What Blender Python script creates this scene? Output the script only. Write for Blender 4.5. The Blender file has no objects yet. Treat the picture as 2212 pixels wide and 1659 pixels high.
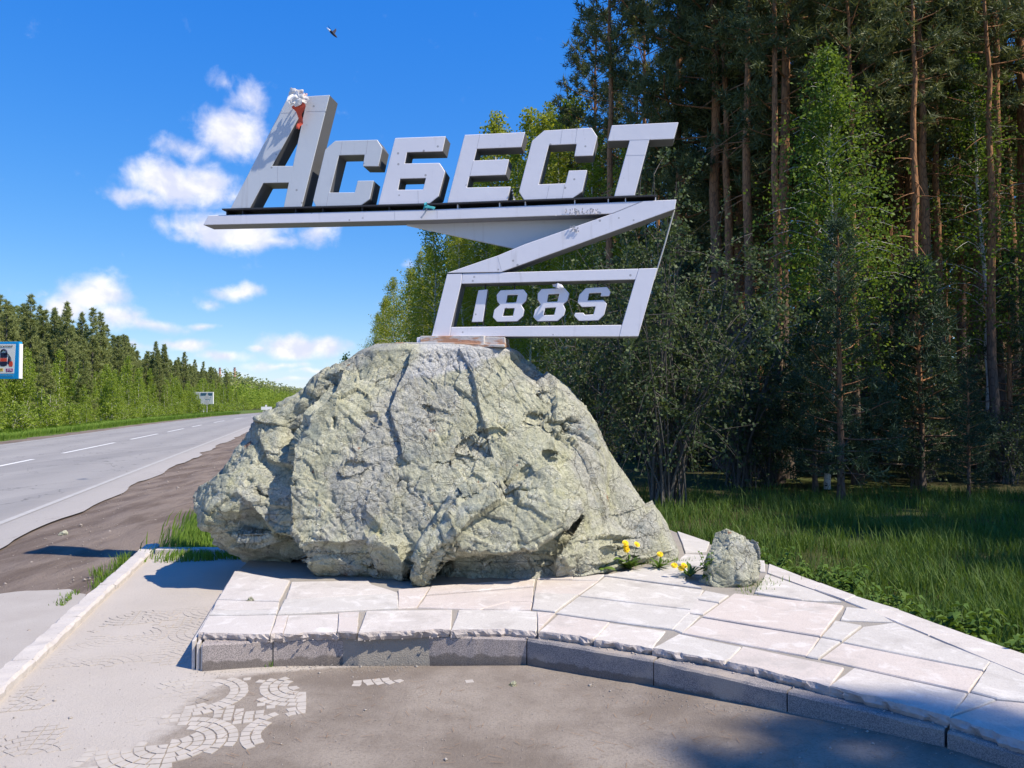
import bpy, bmesh, math, random, time
import numpy as np
from mathutils import Vector
T0 = time.time()
rng = np.random.default_rng(7)
random.seed(7)
SC = bpy.context.scene
COL = SC.collection

# ------------------------------------------------------------------ camera
F, CX, CY, HZ = 1664.0, 1106.0, 829.5, 870.0       # photo measures at 2212 x 1659
PITCH = math.atan((HZ - CY) / F)
CAMZ = 1.6
cam_d = bpy.data.cameras.new("camera"); cam = bpy.data.objects.new("camera", cam_d); COL.objects.link(cam)
cam.location = (0, 0, CAMZ); cam.rotation_euler = (math.pi / 2 + PITCH, 0, 0)
cam_d.angle = 2 * math.atan(CX / F); cam_d.clip_start = 0.05; cam_d.clip_end = 12000
SC.camera = cam

# ------------------------------------------------------------------ world, sun, exposure
SUN = Vector((1.0, -0.47, 1.40)).normalized()
SC.view_settings.view_transform = 'Standard'; SC.view_settings.look = 'None'
SC.view_settings.gamma = 1.0; SC.view_settings.use_curve_mapping = False
SC.view_settings.exposure = 0.42
SC.render.engine = 'CYCLES'
SC.cycles.max_bounces = 4; SC.cycles.transparent_max_bounces = 8; SC.cycles.use_denoising = True
sun_d = bpy.data.lights.new("sun", 'SUN'); sun_d.energy = 4.8; sun_d.angle = math.radians(0.55); sun_d.color = (1.0, 0.895, 0.73)
sun = bpy.data.objects.new("sun", sun_d); COL.objects.link(sun)
sun.rotation_euler = SUN.to_track_quat('Z', 'Y').to_euler()

cp, spp = math.cos(PITCH), math.sin(PITCH)
def ray(px, py):
    a, b = (px - CX) / F, (CY - py) / F
    return np.array([a, cp - b * spp, spp + b * cp])
def gp(px, py, z=0.0):
    d = ray(px, py); t = (z - CAMZ) / d[2]
    return np.array([d[0] * t, d[1] * t, z])
def project(P):
    x, y, z = P[..., 0], P[..., 1], P[..., 2] - CAMZ
    f = y * cp + z * spp; u = -y * spp + z * cp
    return CX + F * x / f, CY - F * u / f
def azel(px, py):
    d = ray(px, py); return math.atan2(d[0], d[1]), math.atan2(d[2], math.hypot(d[0], d[1]))

class NT:
    """short node-tree builder"""
    def __init__(s, tree):
        s.t = tree; s.n = tree.nodes; s.l = tree.links
    def add(s, typ, ins=None, **props):
        nd = s.n.new(typ)
        for k, v in props.items(): setattr(nd, k, v)
        for k, v in (ins or {}).items(): s.set(nd, k, v)
        return nd
    def set(s, nd, k, v):
        sk = nd.inputs[k]
        if isinstance(v, bpy.types.NodeSocket): s.l.new(v, sk)
        elif isinstance(v, bpy.types.Node): s.l.new(v.outputs[0], sk)
        elif isinstance(v, (tuple, list)):
            v = tuple(v)
            if sk.type == 'RGBA' and len(v) == 3: v = v + (1.0,)
            sk.default_value = v
        else: sk.default_value = v
    def math(s, op, a, b=0.5, c=0.5, clamp=False):
        nd = s.add('ShaderNodeMath', operation=op, use_clamp=clamp)
        for i, v in enumerate((a, b, c)): s.set(nd, i, v)
        return nd.outputs[0]
    def mix(s, f, a, b, blend='MIX'):
        nd = s.add('ShaderNodeMix', data_type='RGBA', blend_type=blend)
        s.set(nd, 0, f); s.set(nd, 6, a); s.set(nd, 7, b)
        return nd.outputs[2]
    def ramp(s, f, stops, interp='LINEAR'):
        nd = s.add('ShaderNodeValToRGB'); s.set(nd, 0, f); r = nd.color_ramp; r.interpolation = interp
        while len(r.elements) < len(stops): r.elements.new(0.5)
        for e, (p, c) in zip(r.elements, stops):
            e.position = p; e.color = tuple(c) + (1,) if len(c) == 3 else c
        return nd.outputs[0]
    def step(s, v, lo, hi):
        nd = s.add('ShaderNodeMapRange', interpolation_type='SMOOTHSTEP')
        s.set(nd, 0, v); s.set(nd, 1, lo); s.set(nd, 2, hi); s.set(nd, 3, 0.0); s.set(nd, 4, 1.0)
        return nd.outputs[0]
    def noise(s, vec, scale, detail=4, rough=0.55, dist=0.0):
        return s.add('ShaderNodeTexNoise', {'Vector': vec, 'Scale': scale, 'Detail': detail, 'Roughness': rough, 'Distortion': dist}).outputs[0]
    def vor(s, vec, scale, feature='F1', rnd=1.0):
        return s.add('ShaderNodeTexVoronoi', {'Vector': vec, 'Scale': scale, 'Randomness': rnd}, feature=feature)

# sky: Nishita + procedural clouds laid out by direction
world = bpy.data.worlds.new("World"); SC.world = world; world.use_nodes = True
w = NT(world.node_tree); w.n.clear()
sky = w.add('ShaderNodeTexSky', sky_type='NISHITA', sun_disc=False)
sky.sun_elevation = math.asin(SUN.z); sky.sun_rotation = math.atan2(SUN.x, SUN.y)
sky.altitude = 200; sky.air_density = 1.0; sky.dust_density = 0.0; sky.ozone_density = 3.0
skyc = w.add('ShaderNodeHueSaturation', {'Hue': 0.512, 'Saturation': 1.38, 'Value': 1.30, 'Color': sky}).outputs[0]
sk3 = w.add('ShaderNodeSeparateColor', {0: skyc})
skyc = w.add('ShaderNodeCombineColor', {0: w.math('MULTIPLY', w.math('POWER', sk3.outputs[0], .82), .865), 1: w.math('MULTIPLY', w.math('POWER', sk3.outputs[1], .64), 1.437), 2: w.math('MULTIPLY', w.math('POWER', sk3.outputs[2], .33), 3.58)}).outputs[0]
geo = w.add('ShaderNodeTexCoord').outputs['Generated']
sep = w.add('ShaderNodeSeparateXYZ', {0: geo})
az = w.math('ARCTAN2', sep.outputs[0], sep.outputs[1]); el = w.math('ARCSINE', sep.outputs[2])
ae = w.add('ShaderNodeCombineXYZ', {0: az, 1: el}).outputs[0]
wob = w.add('ShaderNodeTexNoise', {'Vector': ae, 'Scale': 14.0, 'Detail': 3.0})
wv = w.add('ShaderNodeVectorMath', {0: wob.outputs[1], 1: (0.5, 0.5, 0.5)}, operation='SUBTRACT').outputs[0]
wv = w.add('ShaderNodeVectorMath', {0: wv, 3: 0.030}, operation='SCALE').outputs[0]
aew = w.add('ShaderNodeVectorMath', {0: ae, 1: wv}, operation='ADD').outputs[0]
# (px, py, rx, ry, weight) in photo measures
BL = [(385, 395, 150, 58, 1.15), (300, 425, 90, 34, .8), (450, 385, 80, 50, .9), (500, 285, 105, 62, 1.05), (400, 320, 75, 38, .75),
      (540, 215, 75, 60, .72), (485, 175, 50, 40, .6), (500, 495, 165, 52, 1.15), (390, 488, 80, 26, .7), (690, 505, 72, 40, .85), (590, 515, 90, 30, .8),
      (205, 650, 100, 66, .95), (150, 668, 100, 44, .85), (260, 690, 90, 38, .8), (90, 640, 70, 30, .5), (520, 628, 80, 30, .9), (460, 652, 50, 22, .55),
(330, 703, 100, 22, .85), (430, 700, 60, 13, .75), (400, 742, 80, 20, .85), (300, 755, 70, 18, .7), (490, 768, 70, 20, .9), (560, 752, 36, 14, .8),
      (640, 748, 100, 40, 1.12), (705, 742, 70, 34, 1.0), (600, 790, 120, 14, .7), (700, 805, 130, 12, .7), (480, 805, 110, 12, .6), (640, 822, 160, 10, .6), (380, 790, 90, 14, .6), (880, 572, 40, 26, .5), (120, 690, 60, 20, .5),
      (760, 790, 90, 40, .6), (2150, 210, 130, 60, .8), (690, 180, 40, 16, .25), (745, 255, 30, 14, .25)]
rs = random.Random(5)
blobs = []
for (px, py, rx, ry, wt) in BL:
    a, e = azel(px, py); blobs.append((a, e, rx * 1.12 / F, ry * 1.15 / F, wt))
acc = None
for (a, e, ra, re, wt) in blobs:
    mp = w.add('ShaderNodeMapping', {'Vector': aew, 'Location': (-a / ra, -e / re, 0), 'Scale': (1 / ra, 1 / re, 0)})
    gr = w.add('ShaderNodeTexGradient', {'Vector': mp}, gradient_type='SPHERICAL').outputs[1]
    g2 = w.math('MULTIPLY', gr, wt)
    acc = g2 if acc is None else w.math('SMOOTH_MAX', acc, g2, 0.12)
nz = w.noise(ae, 26.0, 7, 0.60, 0.25)
nz2 = w.noise(ae, 80.0, 4, 0.6)
dens = w.math('ADD', w.math('MULTIPLY', acc, 2.0), w.math('MULTIPLY_ADD', nz, 1.9, -1.42))
dens = w.math('ADD', dens, w.math('MULTIPLY_ADD', nz2, 0.36, -0.18))
alpha = w.step(dens, -0.04, 1.18)
sh = w.step(w.noise(w.add('ShaderNodeVectorMath', {0: ae, 1: (0.012, 0.016, 0)}, operation='ADD').outputs[0], 26.0, 4, 0.55, 0.25), 0.36, 0.66)
cl = w.mix(sh, (5.7, 5.9, 7.2, 1), (8.2, 8.0, 8.4, 1))
allc = w.mix(w.math('MULTIPLY', alpha, 0.93), skyc, cl)
STR = 0.105
bg = w.add('ShaderNodeBackground', {'Color': allc, 'Strength': STR})
# the rest of the sky: the same broken cumulus, denser towards the horizon
g_m = w.add('ShaderNodeVectorMath', {0: ae, 1: (1.0, 2.4, 1.0)}, operation='MULTIPLY').outputs[0]
g_n = w.noise(g_m, 4.2, 6, .58, .3)
g_c = w.math('ADD', g_n, w.math('MULTIPLY_ADD', w.step(el, .75, .02), .17, -.12))
g_a = w.math('MULTIPLY', w.step(g_c, .54, .66), w.step(el, -.01, .01))
bg2 = w.add('ShaderNodeBackground', {'Color': w.mix(w.math('MULTIPLY', g_a, .93), skyc, (6.5, 6.4, 7.0, 1)), 'Strength': STR})
inside = w.math('MULTIPLY', w.math('LESS_THAN', w.math('ABSOLUTE', az), .74), w.math('MULTIPLY', w.math('LESS_THAN', el, .62), w.math('GREATER_THAN', el, -.05)))
mx = w.add('ShaderNodeMixShader', {0: inside, 1: bg2.outputs[0], 2: bg.outputs[0]})
w.l.new(mx.outputs[0], w.add('ShaderNodeOutputWorld').inputs[0])

# ------------------------------------------------------------------ helpers
def tag(o, label=None, cat=None, group=None, kind=None):
    for k, v in (('label', label), ('category', cat), ('group', group), ('kind', kind)):
        if v: o[k] = v
    return o
def link(name, data, parent=None, loc=None):
    o = bpy.data.objects.new(name, data); COL.objects.link(o)
    if parent is not None: o.parent = parent
    if loc is not None: o.location = loc
    return o
def empty(name, loc=(0, 0, 0), rz=0.0, sc=1.0):
    o = bpy.data.objects.new(name, None); COL.objects.link(o)
    o.location = loc; o.rotation_euler = (0, 0, rz); o.scale = (sc, sc, sc); o.empty_display_size = 0.1
    return o
def np_mesh(name, V, FS, mats=(), smooth=False, midx=None, rnd=None):
    """FS: int array (n,3) or (n,4), or list of both"""
    if not isinstance(FS, list): FS = [FS]
    FS = [np.asarray(f, np.int32) for f in FS if len(f)]
    me = bpy.data.meshes.new(name)
    V = np.asarray(V, np.float32)
    me.vertices.add(len(V)); me.vertices.foreach_set('co', V.ravel())
    loops = np.concatenate([f.ravel() for f in FS])
    tot = np.concatenate([np.full(len(f), f.shape[1], np.int32) for f in FS])
    st = np.concatenate([[0], np.cumsum(tot)[:-1]]).astype(np.int32)
    me.loops.add(len(loops)); me.loops.foreach_set('vertex_index', loops)
    me.polygons.add(len(tot)); me.polygons.foreach_set('loop_start', st); me.polygons.foreach_set('loop_total', tot)
    if smooth: me.polygons.foreach_set('use_smooth', np.ones(len(tot), bool))
    for m in mats: me.materials.append(m)
    if midx is not None: me.polygons.foreach_set('material_index', np.asarray(midx, np.int32))
    if rnd is not None:
        at = me.attributes.new('rnd', 'FLOAT', 'FACE'); at.data.foreach_set('value', np.asarray(rnd, np.float32))
    me.update(calc_edges=True)
    return me
class MB:
    """collects boxes / prisms / tubes into one mesh"""
    def __init__(s): s.v = []; s.f = []
    def box(s, c, sx, sy, sz, M=None):
        b = len(s.v)
        for x in (-.5, .5):
            for y in (-.5, .5):
                for z in (-.5, .5):
                    p = Vector((x * sx, y * sy, z * sz))
                    if M is not None: p = M @ p
                    s.v.append((p.x + c[0], p.y + c[1], p.z + c[2]))
        for q in ((0, 1, 3, 2), (4, 6, 7, 5), (0, 4, 5, 1), (2, 3, 7, 6), (0, 2, 6, 4), (1, 5, 7, 3)):
            s.f.append([b + i for i in q])
        return s
    def prism(s, front, back):
        b = len(s.v); n = len(front)
        s.v += [tuple(p) for p in front] + [tuple(p) for p in back]
        s.f.append([b + i for i in range(n)]); s.f.append([b + n + i for i in reversed(range(n))])
        for i in range(n):
            j = (i + 1) % n; s.f.append([b + j, b + i, b + n + i, b + n + j])
        return s
    def tube(s, pts, rad, n=8):
        V, Fq = tube_arrays(pts, rad, n); b = len(s.v)
        s.v += [tuple(p) for p in V]; s.f += [[b + i for i in q] for q in Fq]
        return s
    def build(s, name, mat, parent=None, smooth=False, bevel=0.0, loc=None):
        me = bpy.data.meshes.new(name); me.from_pydata([tuple(map(float, p)) for p in s.v], [], s.f)
        bm = bmesh.new(); bm.from_mesh(me)
        bmesh.ops.recalc_face_normals(bm, faces=bm.faces)
        if bevel > 0: bmesh.ops.bevel(bm, geom=list(bm.edges), offset=bevel, segments=1, affect='EDGES')
        bm.to_mesh(me); bm.free()
        for m in (mat if isinstance(mat, (list, tuple)) else [mat]): me.materials.append(m)
        if smooth: me.polygons.foreach_set('use_smooth', [True] * len(me.polygons))
        return link(name, me, parent, loc)
def tube_arrays(pts, rad, n=6):
    pts = np.asarray(pts, float); m = len(pts)
    rad = np.broadcast_to(np.asarray(rad, float), (m,))
    tan = np.gradient(pts, axis=0); tan /= np.linalg.norm(tan, axis=1, keepdims=True) + 1e-9
    ref = np.where(np.abs(tan[:, 2:3]) > 0.9, np.array([[1., 0, 0]]), np.array([[0., 0, 1.]]))
    a = np.cross(tan, ref); a /= np.linalg.norm(a, axis=1, keepdims=True) + 1e-9
    b = np.cross(tan, a)
    th = np.arange(n) * 2 * math.pi / n
    V = pts[:, None, :] + rad[:, None, None] * (a[:, None, :] * np.cos(th)[None, :, None] + b[:, None, :] * np.sin(th)[None, :, None])
    i = np.arange(m - 1)[:, None] * n; j = np.arange(n)[None, :]; k = (j + 1) % n
    Fq = np.stack([i + j, i + k, i + n + k, i + n + j], -1).reshape(-1, 4)
    return V.reshape(-1, 3), Fq

# numpy noise
def _h(ix, iy, iz, s):
    h = (ix.astype(np.int64) * 374761393 + iy.astype(np.int64) * 668265263 + iz.astype(np.int64) * 2147483647 + s * 974634777) & 0xffffffff
    h = ((h ^ (h >> 13)) * 1274126177) & 0xffffffff
    h = ((h ^ (h >> 16)) * 2246822519) & 0xffffffff
    return ((h ^ (h >> 15)) & 0xffffff) / float(0xffffff)
def vnoise(P, sc, s=0):
    Q = P * sc; I = np.floor(Q).astype(np.int64); fr = Q - I; fr = fr * fr * (3 - 2 * fr); r = 0
    for dx in (0, 1):
        for dy in (0, 1):
            for dz in (0, 1):
                wgt = (fr[:, 0] if dx else 1 - fr[:, 0]) * (fr[:, 1] if dy else 1 - fr[:, 1]) * (fr[:, 2] if dz else 1 - fr[:, 2])
                r = r + wgt * _h(I[:, 0] + dx, I[:, 1] + dy, I[:, 2] + dz, s)
    return r * 2 - 1
def fbm(P, sc, o=4, s=0, g=.5):
    r = 0; a = 1
    for i in range(o): r = r + a * vnoise(P, sc * 2 ** i, s + i); a *= g
    return r
def worley(P, sc, s=0):
    Q = P * sc; I = np.floor(Q).astype(np.int64)
    f1 = np.full(len(P), 9.); f2 = np.full(len(P), 9.); c1 = np.zeros((len(P), 3)); id1 = np.zeros((len(P), 3), np.int64)
    for dx in (-1, 0, 1):
        for dy in (-1, 0, 1):
            for dz in (-1, 0, 1):
                J = I + np.array([dx, dy, dz])
                c = J + np.stack([_h(J[:, 0], J[:, 1], J[:, 2], s + k) for k in (11, 12, 13)], 1)
                d = np.linalg.norm(Q - c, axis=1)
                n1 = d < f1
                f2 = np.where(n1, f1, np.minimum(f2, d)); f1 = np.where(n1, d, f1)
                c1[n1] = c[n1]; id1[n1] = J[n1]
    rv = np.stack([_h(id1[:, 0], id1[:, 1], id1[:, 2], s + k) for k in (21, 22, 23, 24)], 1)
    return f1, f2, Q - c1, rv
def facets(P, sc, s, off=.7):
    f1, f2, dv, rv = worley(P, sc, s)
    g = rv[:, :3] * 2 - 1
    return (dv * g).sum(1) + (rv[:, 3] - .5) * off, f2 - f1
def inpoly_sd(u, v, poly):
    """signed distance (positive inside) of points to polygon"""
    poly = np.asarray(poly, float); n = len(poly); d = np.full(u.shape, 1e9); ins = np.zeros(u.shape, bool)
    for i in range(n):
        a, b = poly[i], poly[(i + 1) % n]; e = b - a
        t = np.clip(((u - a[0]) * e[0] + (v - a[1]) * e[1]) / (e @ e + 1e-12), 0, 1)
        d = np.minimum(d, np.hypot(u - a[0] - t * e[0], v - a[1] - t * e[1]))
        c = ((a[1] > v) != (b[1] > v)) & (u < e[0] * (v - a[1]) / (e[1] if abs(e[1]) > 1e-12 else 1e-12) + a[0])
        ins ^= c
    return np.where(ins, d, -d)
def sstep(x, a, b):
    t = np.clip((x - a) / (b - a), 0, 1); return t * t * (3 - 2 * t)

# ------------------------------------------------------------------ materials
def mat(name, fn):
    m = bpy.data.materials.new(name); m.use_nodes = True; t = NT(m.node_tree); t.n.clear()
    pos = t.add('ShaderNodeNewGeometry').outputs['Position']
    out = t.add('ShaderNodeOutputMaterial')
    t.l.new(fn(t, pos), out.inputs[0]); return m
def bsdf(t, col, rough=0.8, bump=None, bs=0.3, bd=0.02, metal=0.0, spec=0.3):
    ins = {'Base Color': col, 'Roughness': rough, 'Metallic': metal, 'Specular IOR Level': spec}
    if bump is not None: ins['Normal'] = t.add('ShaderNodeBump', {'Height': bump, 'Strength': bs, 'Distance': bd})
    return t.add('ShaderNodeBsdfPrincipled', ins).outputs[0]
def m_plain(name, c, rough=.7, var=.12, sc=6, **k):
    def fn(t, p):
        n = t.noise(p, sc, 5); return bsdf(t, t.mix(n, tuple(x * (1 - var) for x in c), tuple(min(1, x * (1 + var)) for x in c)), rough, n, .15, .01, **k)
    return mat(name, fn)

def f_rock(t, p, off=None):
    p0 = p
    if off: p = t.add('ShaderNodeVectorMath', {0: p, 1: off}, operation='ADD').outputs[0]
    n1 = t.noise(p, 1.3, 6, .6, .4); n2 = t.noise(p, 5.5, 8, .66, .5); n3 = t.noise(p, 26, 6, .7); n4 = t.noise(p, 90, 4, .7)
    base = t.ramp(n2, [(.26, (.24, .24, .18)), (.40, (.43, .435, .325)), (.54, (.555, .555, .42)), (.75, (.66, .655, .55))])
    grey = t.ramp(n3, [(.25, (.22, .222, .21)), (.5, (.44, .44, .41)), (.75, (.62, .615, .585))])
    c = t.mix(t.math('MULTIPLY', t.step(n1, .46, .62), .8), base, grey)
    yl = t.step(t.noise(p, 2.3, 5, .6, .8), .56, .68); c = t.mix(t.math('MULTIPLY', yl, .42), c, (.50, .49, .26, 1))
    bl = t.step(t.noise(p, 1.9, 4, .55, .3), .60, .70); c = t.mix(t.math('MULTIPLY', bl, .55), c, (.21, .26, .27, 1))
    # pale scratches and lichen veins
    sv = t.add('ShaderNodeMapping', {'Vector': p, 'Rotation': (0.3, 0.9, 0.5), 'Scale': (1, 7, 1.5)})
    vein = t.vor(sv, 5.0, 'DISTANCE_TO_EDGE').outputs[0]
    c = t.mix(t.math('MULTIPLY', t.step(vein, .030, .0), t.step(n2, .45, .6)), c, (.72, .71, .62, 1))
    # rust and dark pits
    ru = t.step(t.noise(p, 7.0, 3, .5), .70, .76); c = t.mix(t.math('MULTIPLY', ru, .8), c, (.34, .15, .085, 1))
    wp = t.add('ShaderNodeVectorMath', {0: p, 1: t.add('ShaderNodeVectorMath', {0: t.add('ShaderNodeTexNoise', {'Vector': p, 'Scale': 6.0, 'Detail': 5.0}).outputs[1], 3: .22}, operation='SCALE').outputs[0]}, operation='ADD').outputs[0]
    cr = t.vor(wp, 3.6, 'DISTANCE_TO_EDGE').outputs[0]; cr2 = t.vor(wp, 11.0, 'DISTANCE_TO_EDGE').outputs[0]
    k1 = t.math('MULTIPLY', t.step(cr, .018, .0), t.step(n1, .40, .55)); k2 = t.math('MULTIPLY', t.step(cr2, .036, .0), t.step(n2, .46, .58))
    cr3 = t.vor(wp, 27.0, 'DISTANCE_TO_EDGE').outputs[0]; k3 = t.math('MULTIPLY', t.step(cr3, .06, .0), t.math('MULTIPLY', t.step(t.noise(p, 3.1, 3), .48, .62), .45))
    crack = t.math('MAXIMUM', t.math('MAXIMUM', k1, k2), k3)
    c = t.mix(t.math('MULTIPLY', crack, .45), c, (.14, .135, .105, 1))
    c = t.mix(t.step(n4, .40, .62), t.mix(1.0, c, (.80, .80, .79, 1), 'MULTIPLY'), c)
    # concrete smeared round the pedestal on the top right of the summit
    sp_ = t.add('ShaderNodeSeparateXYZ', {0: p})
    px = t.math('ADD', sp_.outputs[0], t.math('MULTIPLY', n1, 0.5)); pz = t.math('ADD', sp_.outputs[2], t.math('MULTIPLY', n2, .22))
    cm = t.math('MULTIPLY', t.step(px, -.72, -.50), t.step(t.math('ADD', pz, t.math('MULTIPLY', px, -.30)), 2.04, 2.10))
    c = t.mix(cm, c, t.mix(n3, (.40, .41, .41, 1), (.62, .62, .61, 1)))
    h = t.math('ADD', t.math('MULTIPLY', n3, .9), t.math('MULTIPLY', n4, .45)); h = t.math('SUBTRACT', h, t.math('MULTIPLY', crack, .6))
    h = t.math('ADD', h, t.math('MULTIPLY', n2, .6))
    return bsdf(t, c, .92, h, .8, .035, spec=.15)
M_ROCK = mat('serpentine_rock', f_rock); M_ROCK2 = mat('pale_serpentine_rock', lambda t, p: f_rock(t, p, (2.3, 5.1, -1.2)))

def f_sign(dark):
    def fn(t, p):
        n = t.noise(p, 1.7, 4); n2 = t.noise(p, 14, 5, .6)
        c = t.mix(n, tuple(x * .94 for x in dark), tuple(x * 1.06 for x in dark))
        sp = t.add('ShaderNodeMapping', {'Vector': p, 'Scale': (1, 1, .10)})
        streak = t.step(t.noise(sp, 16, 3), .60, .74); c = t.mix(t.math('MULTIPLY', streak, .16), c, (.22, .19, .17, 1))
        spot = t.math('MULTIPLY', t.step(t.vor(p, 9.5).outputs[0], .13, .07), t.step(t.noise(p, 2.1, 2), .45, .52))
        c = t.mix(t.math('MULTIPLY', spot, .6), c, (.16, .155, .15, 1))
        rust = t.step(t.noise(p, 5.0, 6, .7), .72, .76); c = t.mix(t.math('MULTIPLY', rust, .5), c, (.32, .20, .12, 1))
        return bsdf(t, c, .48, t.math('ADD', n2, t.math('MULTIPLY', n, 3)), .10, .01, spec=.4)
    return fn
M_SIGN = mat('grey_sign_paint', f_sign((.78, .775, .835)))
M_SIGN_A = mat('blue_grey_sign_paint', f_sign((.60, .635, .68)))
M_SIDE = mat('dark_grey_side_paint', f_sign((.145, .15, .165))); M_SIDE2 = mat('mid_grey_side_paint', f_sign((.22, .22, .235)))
M_DARK = m_plain('dark_steel', (.045, .045, .05), .6)
M_SEAM = m_plain('seam_strip_grey', (.42, .42, .45), .7)  # plain grey of the thin seam strips
def f_rust(t, p):
    n = t.noise(p, 9, 6, .7); mp = t.add('ShaderNodeMapping', {'Vector': p, 'Scale': (1, 1, 5)}); pt = t.step(t.noise(mp, 3, 5, .6), .46, .52)
    c = t.mix(n, (.38, .19, .11, 1), (.58, .37, .25, 1)); c = t.mix(pt, c, (.55, .53, .51, 1))
    return bsdf(t, c, .9, n, .6, .02)
M_RUST = mat('rusty_steel', f_rust)

def f_slab(tint):
    def fn(t, p):
        oi = t.add('ShaderNodeObjectInfo').outputs['Random']
        n = t.noise(p, 2.6, 5, .6); sp = t.noise(p, 115, 3, .65); st = t.noise(p, 6, 7, .7, .9)
        c = t.mix(n, tuple(x * .88 for x in tint), tuple(min(1, x * 1.05) for x in tint))
        c = t.mix(t.math('MULTIPLY', t.step(sp, .46, .70), .50), c, (.34, .30, .28, 1))
        c = t.mix(t.math('MULTIPLY', t.step(st, .50, .66), .55), c, (.74, .715, .685, 1))
        c = t.mix(t.math('MULTIPLY', t.step(t.noise(p, 3.7, 6, .65, .3), .50, .70), .50), c, (.36, .33, .30, 1))
        c = t.mix(t.math('MULTIPLY', t.step(t.noise(p, 45, 4, .7), .62, .72), .5), c, (.28, .25, .22, 1))
        c = t.mix(t.math('MULTIPLY', oi, .18), c, (.45, .45, .46, 1))
        return bsdf(t, c, .85, t.math('ADD', sp, t.math('MULTIPLY', st, 2)), .25, .008)
    return fn
M_SLAB = [mat('pale_granite', f_slab((.60, .555, .515))), mat('grey_granite', f_slab((.575, .545, .505))), mat('pink_granite', f_slab((.615, .54, .49)))]
def f_kerb(t, p, tan=False):
    n = t.noise(p, 3.2, 5, .6); sp = t.noise(p, 200, 3, .6); z = t.add('ShaderNodeSeparateXYZ', {0: p}).outputs[2]
    c = t.mix(t.step(sp, .38, .62), (.15, .145, .15, 1) if not tan else (.20, .18, .175, 1), (.335, .305, .295, 1) if not tan else (.46, .40, .375, 1))
    c = t.mix(t.math('MULTIPLY', t.step(n, .50, .66), .6), c, (.42, .36, .30, 1))
    foot_tone = t.step(t.math('ADD', z, t.math('MULTIPLY', t.noise(p, 11, 4, .6), -.09)), .012, -.006)
    c = t.mix(t.math('MULTIPLY', foot_tone, .65), c, (.10, .085, .07, 1))  # kerb colour darkens towards the foot, along a noisy edge
    return bsdf(t, c, .8, sp, .35, .006)
M_KERB = mat('grey_granite_kerb', f_kerb); M_KERB_T = mat('tan_granite_kerb', lambda t, p: f_kerb(t, p, True))
def f_concrete(t, p):
    n = t.noise(p, 5, 6, .65); s = t.noise(p, 60, 4, .7)
    c = t.mix(n, (.42, .38, .35, 1), (.66, .62, .58, 1)); c = t.mix(t.step(s, .62, .72), c, (.20, .18, .17, 1))
    return bsdf(t, c, .95, t.math('ADD', n, s), .5, .012)
M_CONC = mat('weathered_concrete', f_concrete)
def f_mortar(t, p):
    n = t.noise(p, 8, 6, .65); s = t.noise(p, 120, 4, .7)
    c = t.mix(n, (.26, .235, .205, 1), (.40, .37, .33, 1)); c = t.mix(t.step(s, .60, .72), c, (.42, .38, .34, 1))
    return bsdf(t, c, .95, t.math('ADD', n, s), .6, .012)
M_MORTAR = mat('sandy_mortar', f_mortar)
def f_broken(t, p):
    n = t.noise(p, 18, 6, .7); c = t.mix(n, (.30, .26, .24, 1), (.66, .60, .57, 1))
    return bsdf(t, c, .95, n, .8, .03)
M_BROKEN = mat('broken_stone_edge', f_broken)
# forecourt: pale dusty tiles to the left, brown silt washed over them to the right
def f_fore(t, p):
    sx = t.add('ShaderNodeSeparateXYZ', {0: p}); X, Y = sx.outputs[0], sx.outputs[1]
    n = t.noise(p, 1.6, 6, .6); n2 = t.noise(p, 9, 6, .65); g = t.noise(p, 70, 5, .7); g2 = t.noise(p, 320, 3, .7)
    # boundary runs from the platform corner down to the lower left
    e = t.math('ADD', X, 1.66)
    e = t.math('ADD', e, t.math('MULTIPLY', t.step(Y, 3.75, 3.2), .35)); e = t.math('SUBTRACT', e, t.math('MULTIPLY', t.step(Y, 4.5, 4.9), 1.2))
    e = t.math('ADD', e, t.math('MULTIPLY_ADD', n2, .34, -.17)); e = t.math('ADD', e, t.math('MULTIPLY_ADD', n, .5, -.25))
    silt = t.mix(t.step(n, .32, .66), (.205, .170, .140, 1), (.335, .29, .245, 1)); silt = t.mix(t.math('MULTIPLY', t.step(t.noise(p, 4.5, 5, .6, .5), .52, .70), .35), silt, (.16, .13, .105, 1)); silt = t.mix(t.math('MULTIPLY', t.step(g, .45, .68), .45), silt, (.15, .125, .105, 1))
    silt = t.mix(t.math('MULTIPLY', t.step(g2, .62, .72), .6), silt, (.46, .43, .39, 1))
    dust = t.mix(n, (.43, .385, .34, 1), (.54, .495, .45, 1)); dust = t.mix(t.math('MULTIPLY', t.step(g, .50, .72), .45), dust, (.36, .33, .29, 1))
    dust = t.mix(t.math('MULTIPLY', t.step(g2, .64, .74), .5), dust, (.22, .20, .19, 1))
    c = t.mix(t.step(e, -.10, .12), dust, silt)
    return bsdf(t, c, .95, t.math('ADD', t.math('MULTIPLY', g, 1.0), t.math('ADD', t.math('MULTIPLY', g2, .6), n2)), .55, .012, spec=.12)
M_FORE = mat('dusty_forecourt', f_fore)
M_PAVER = m_plain('pale_paver', (.45, .41, .365), .9, .25, 11)
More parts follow.
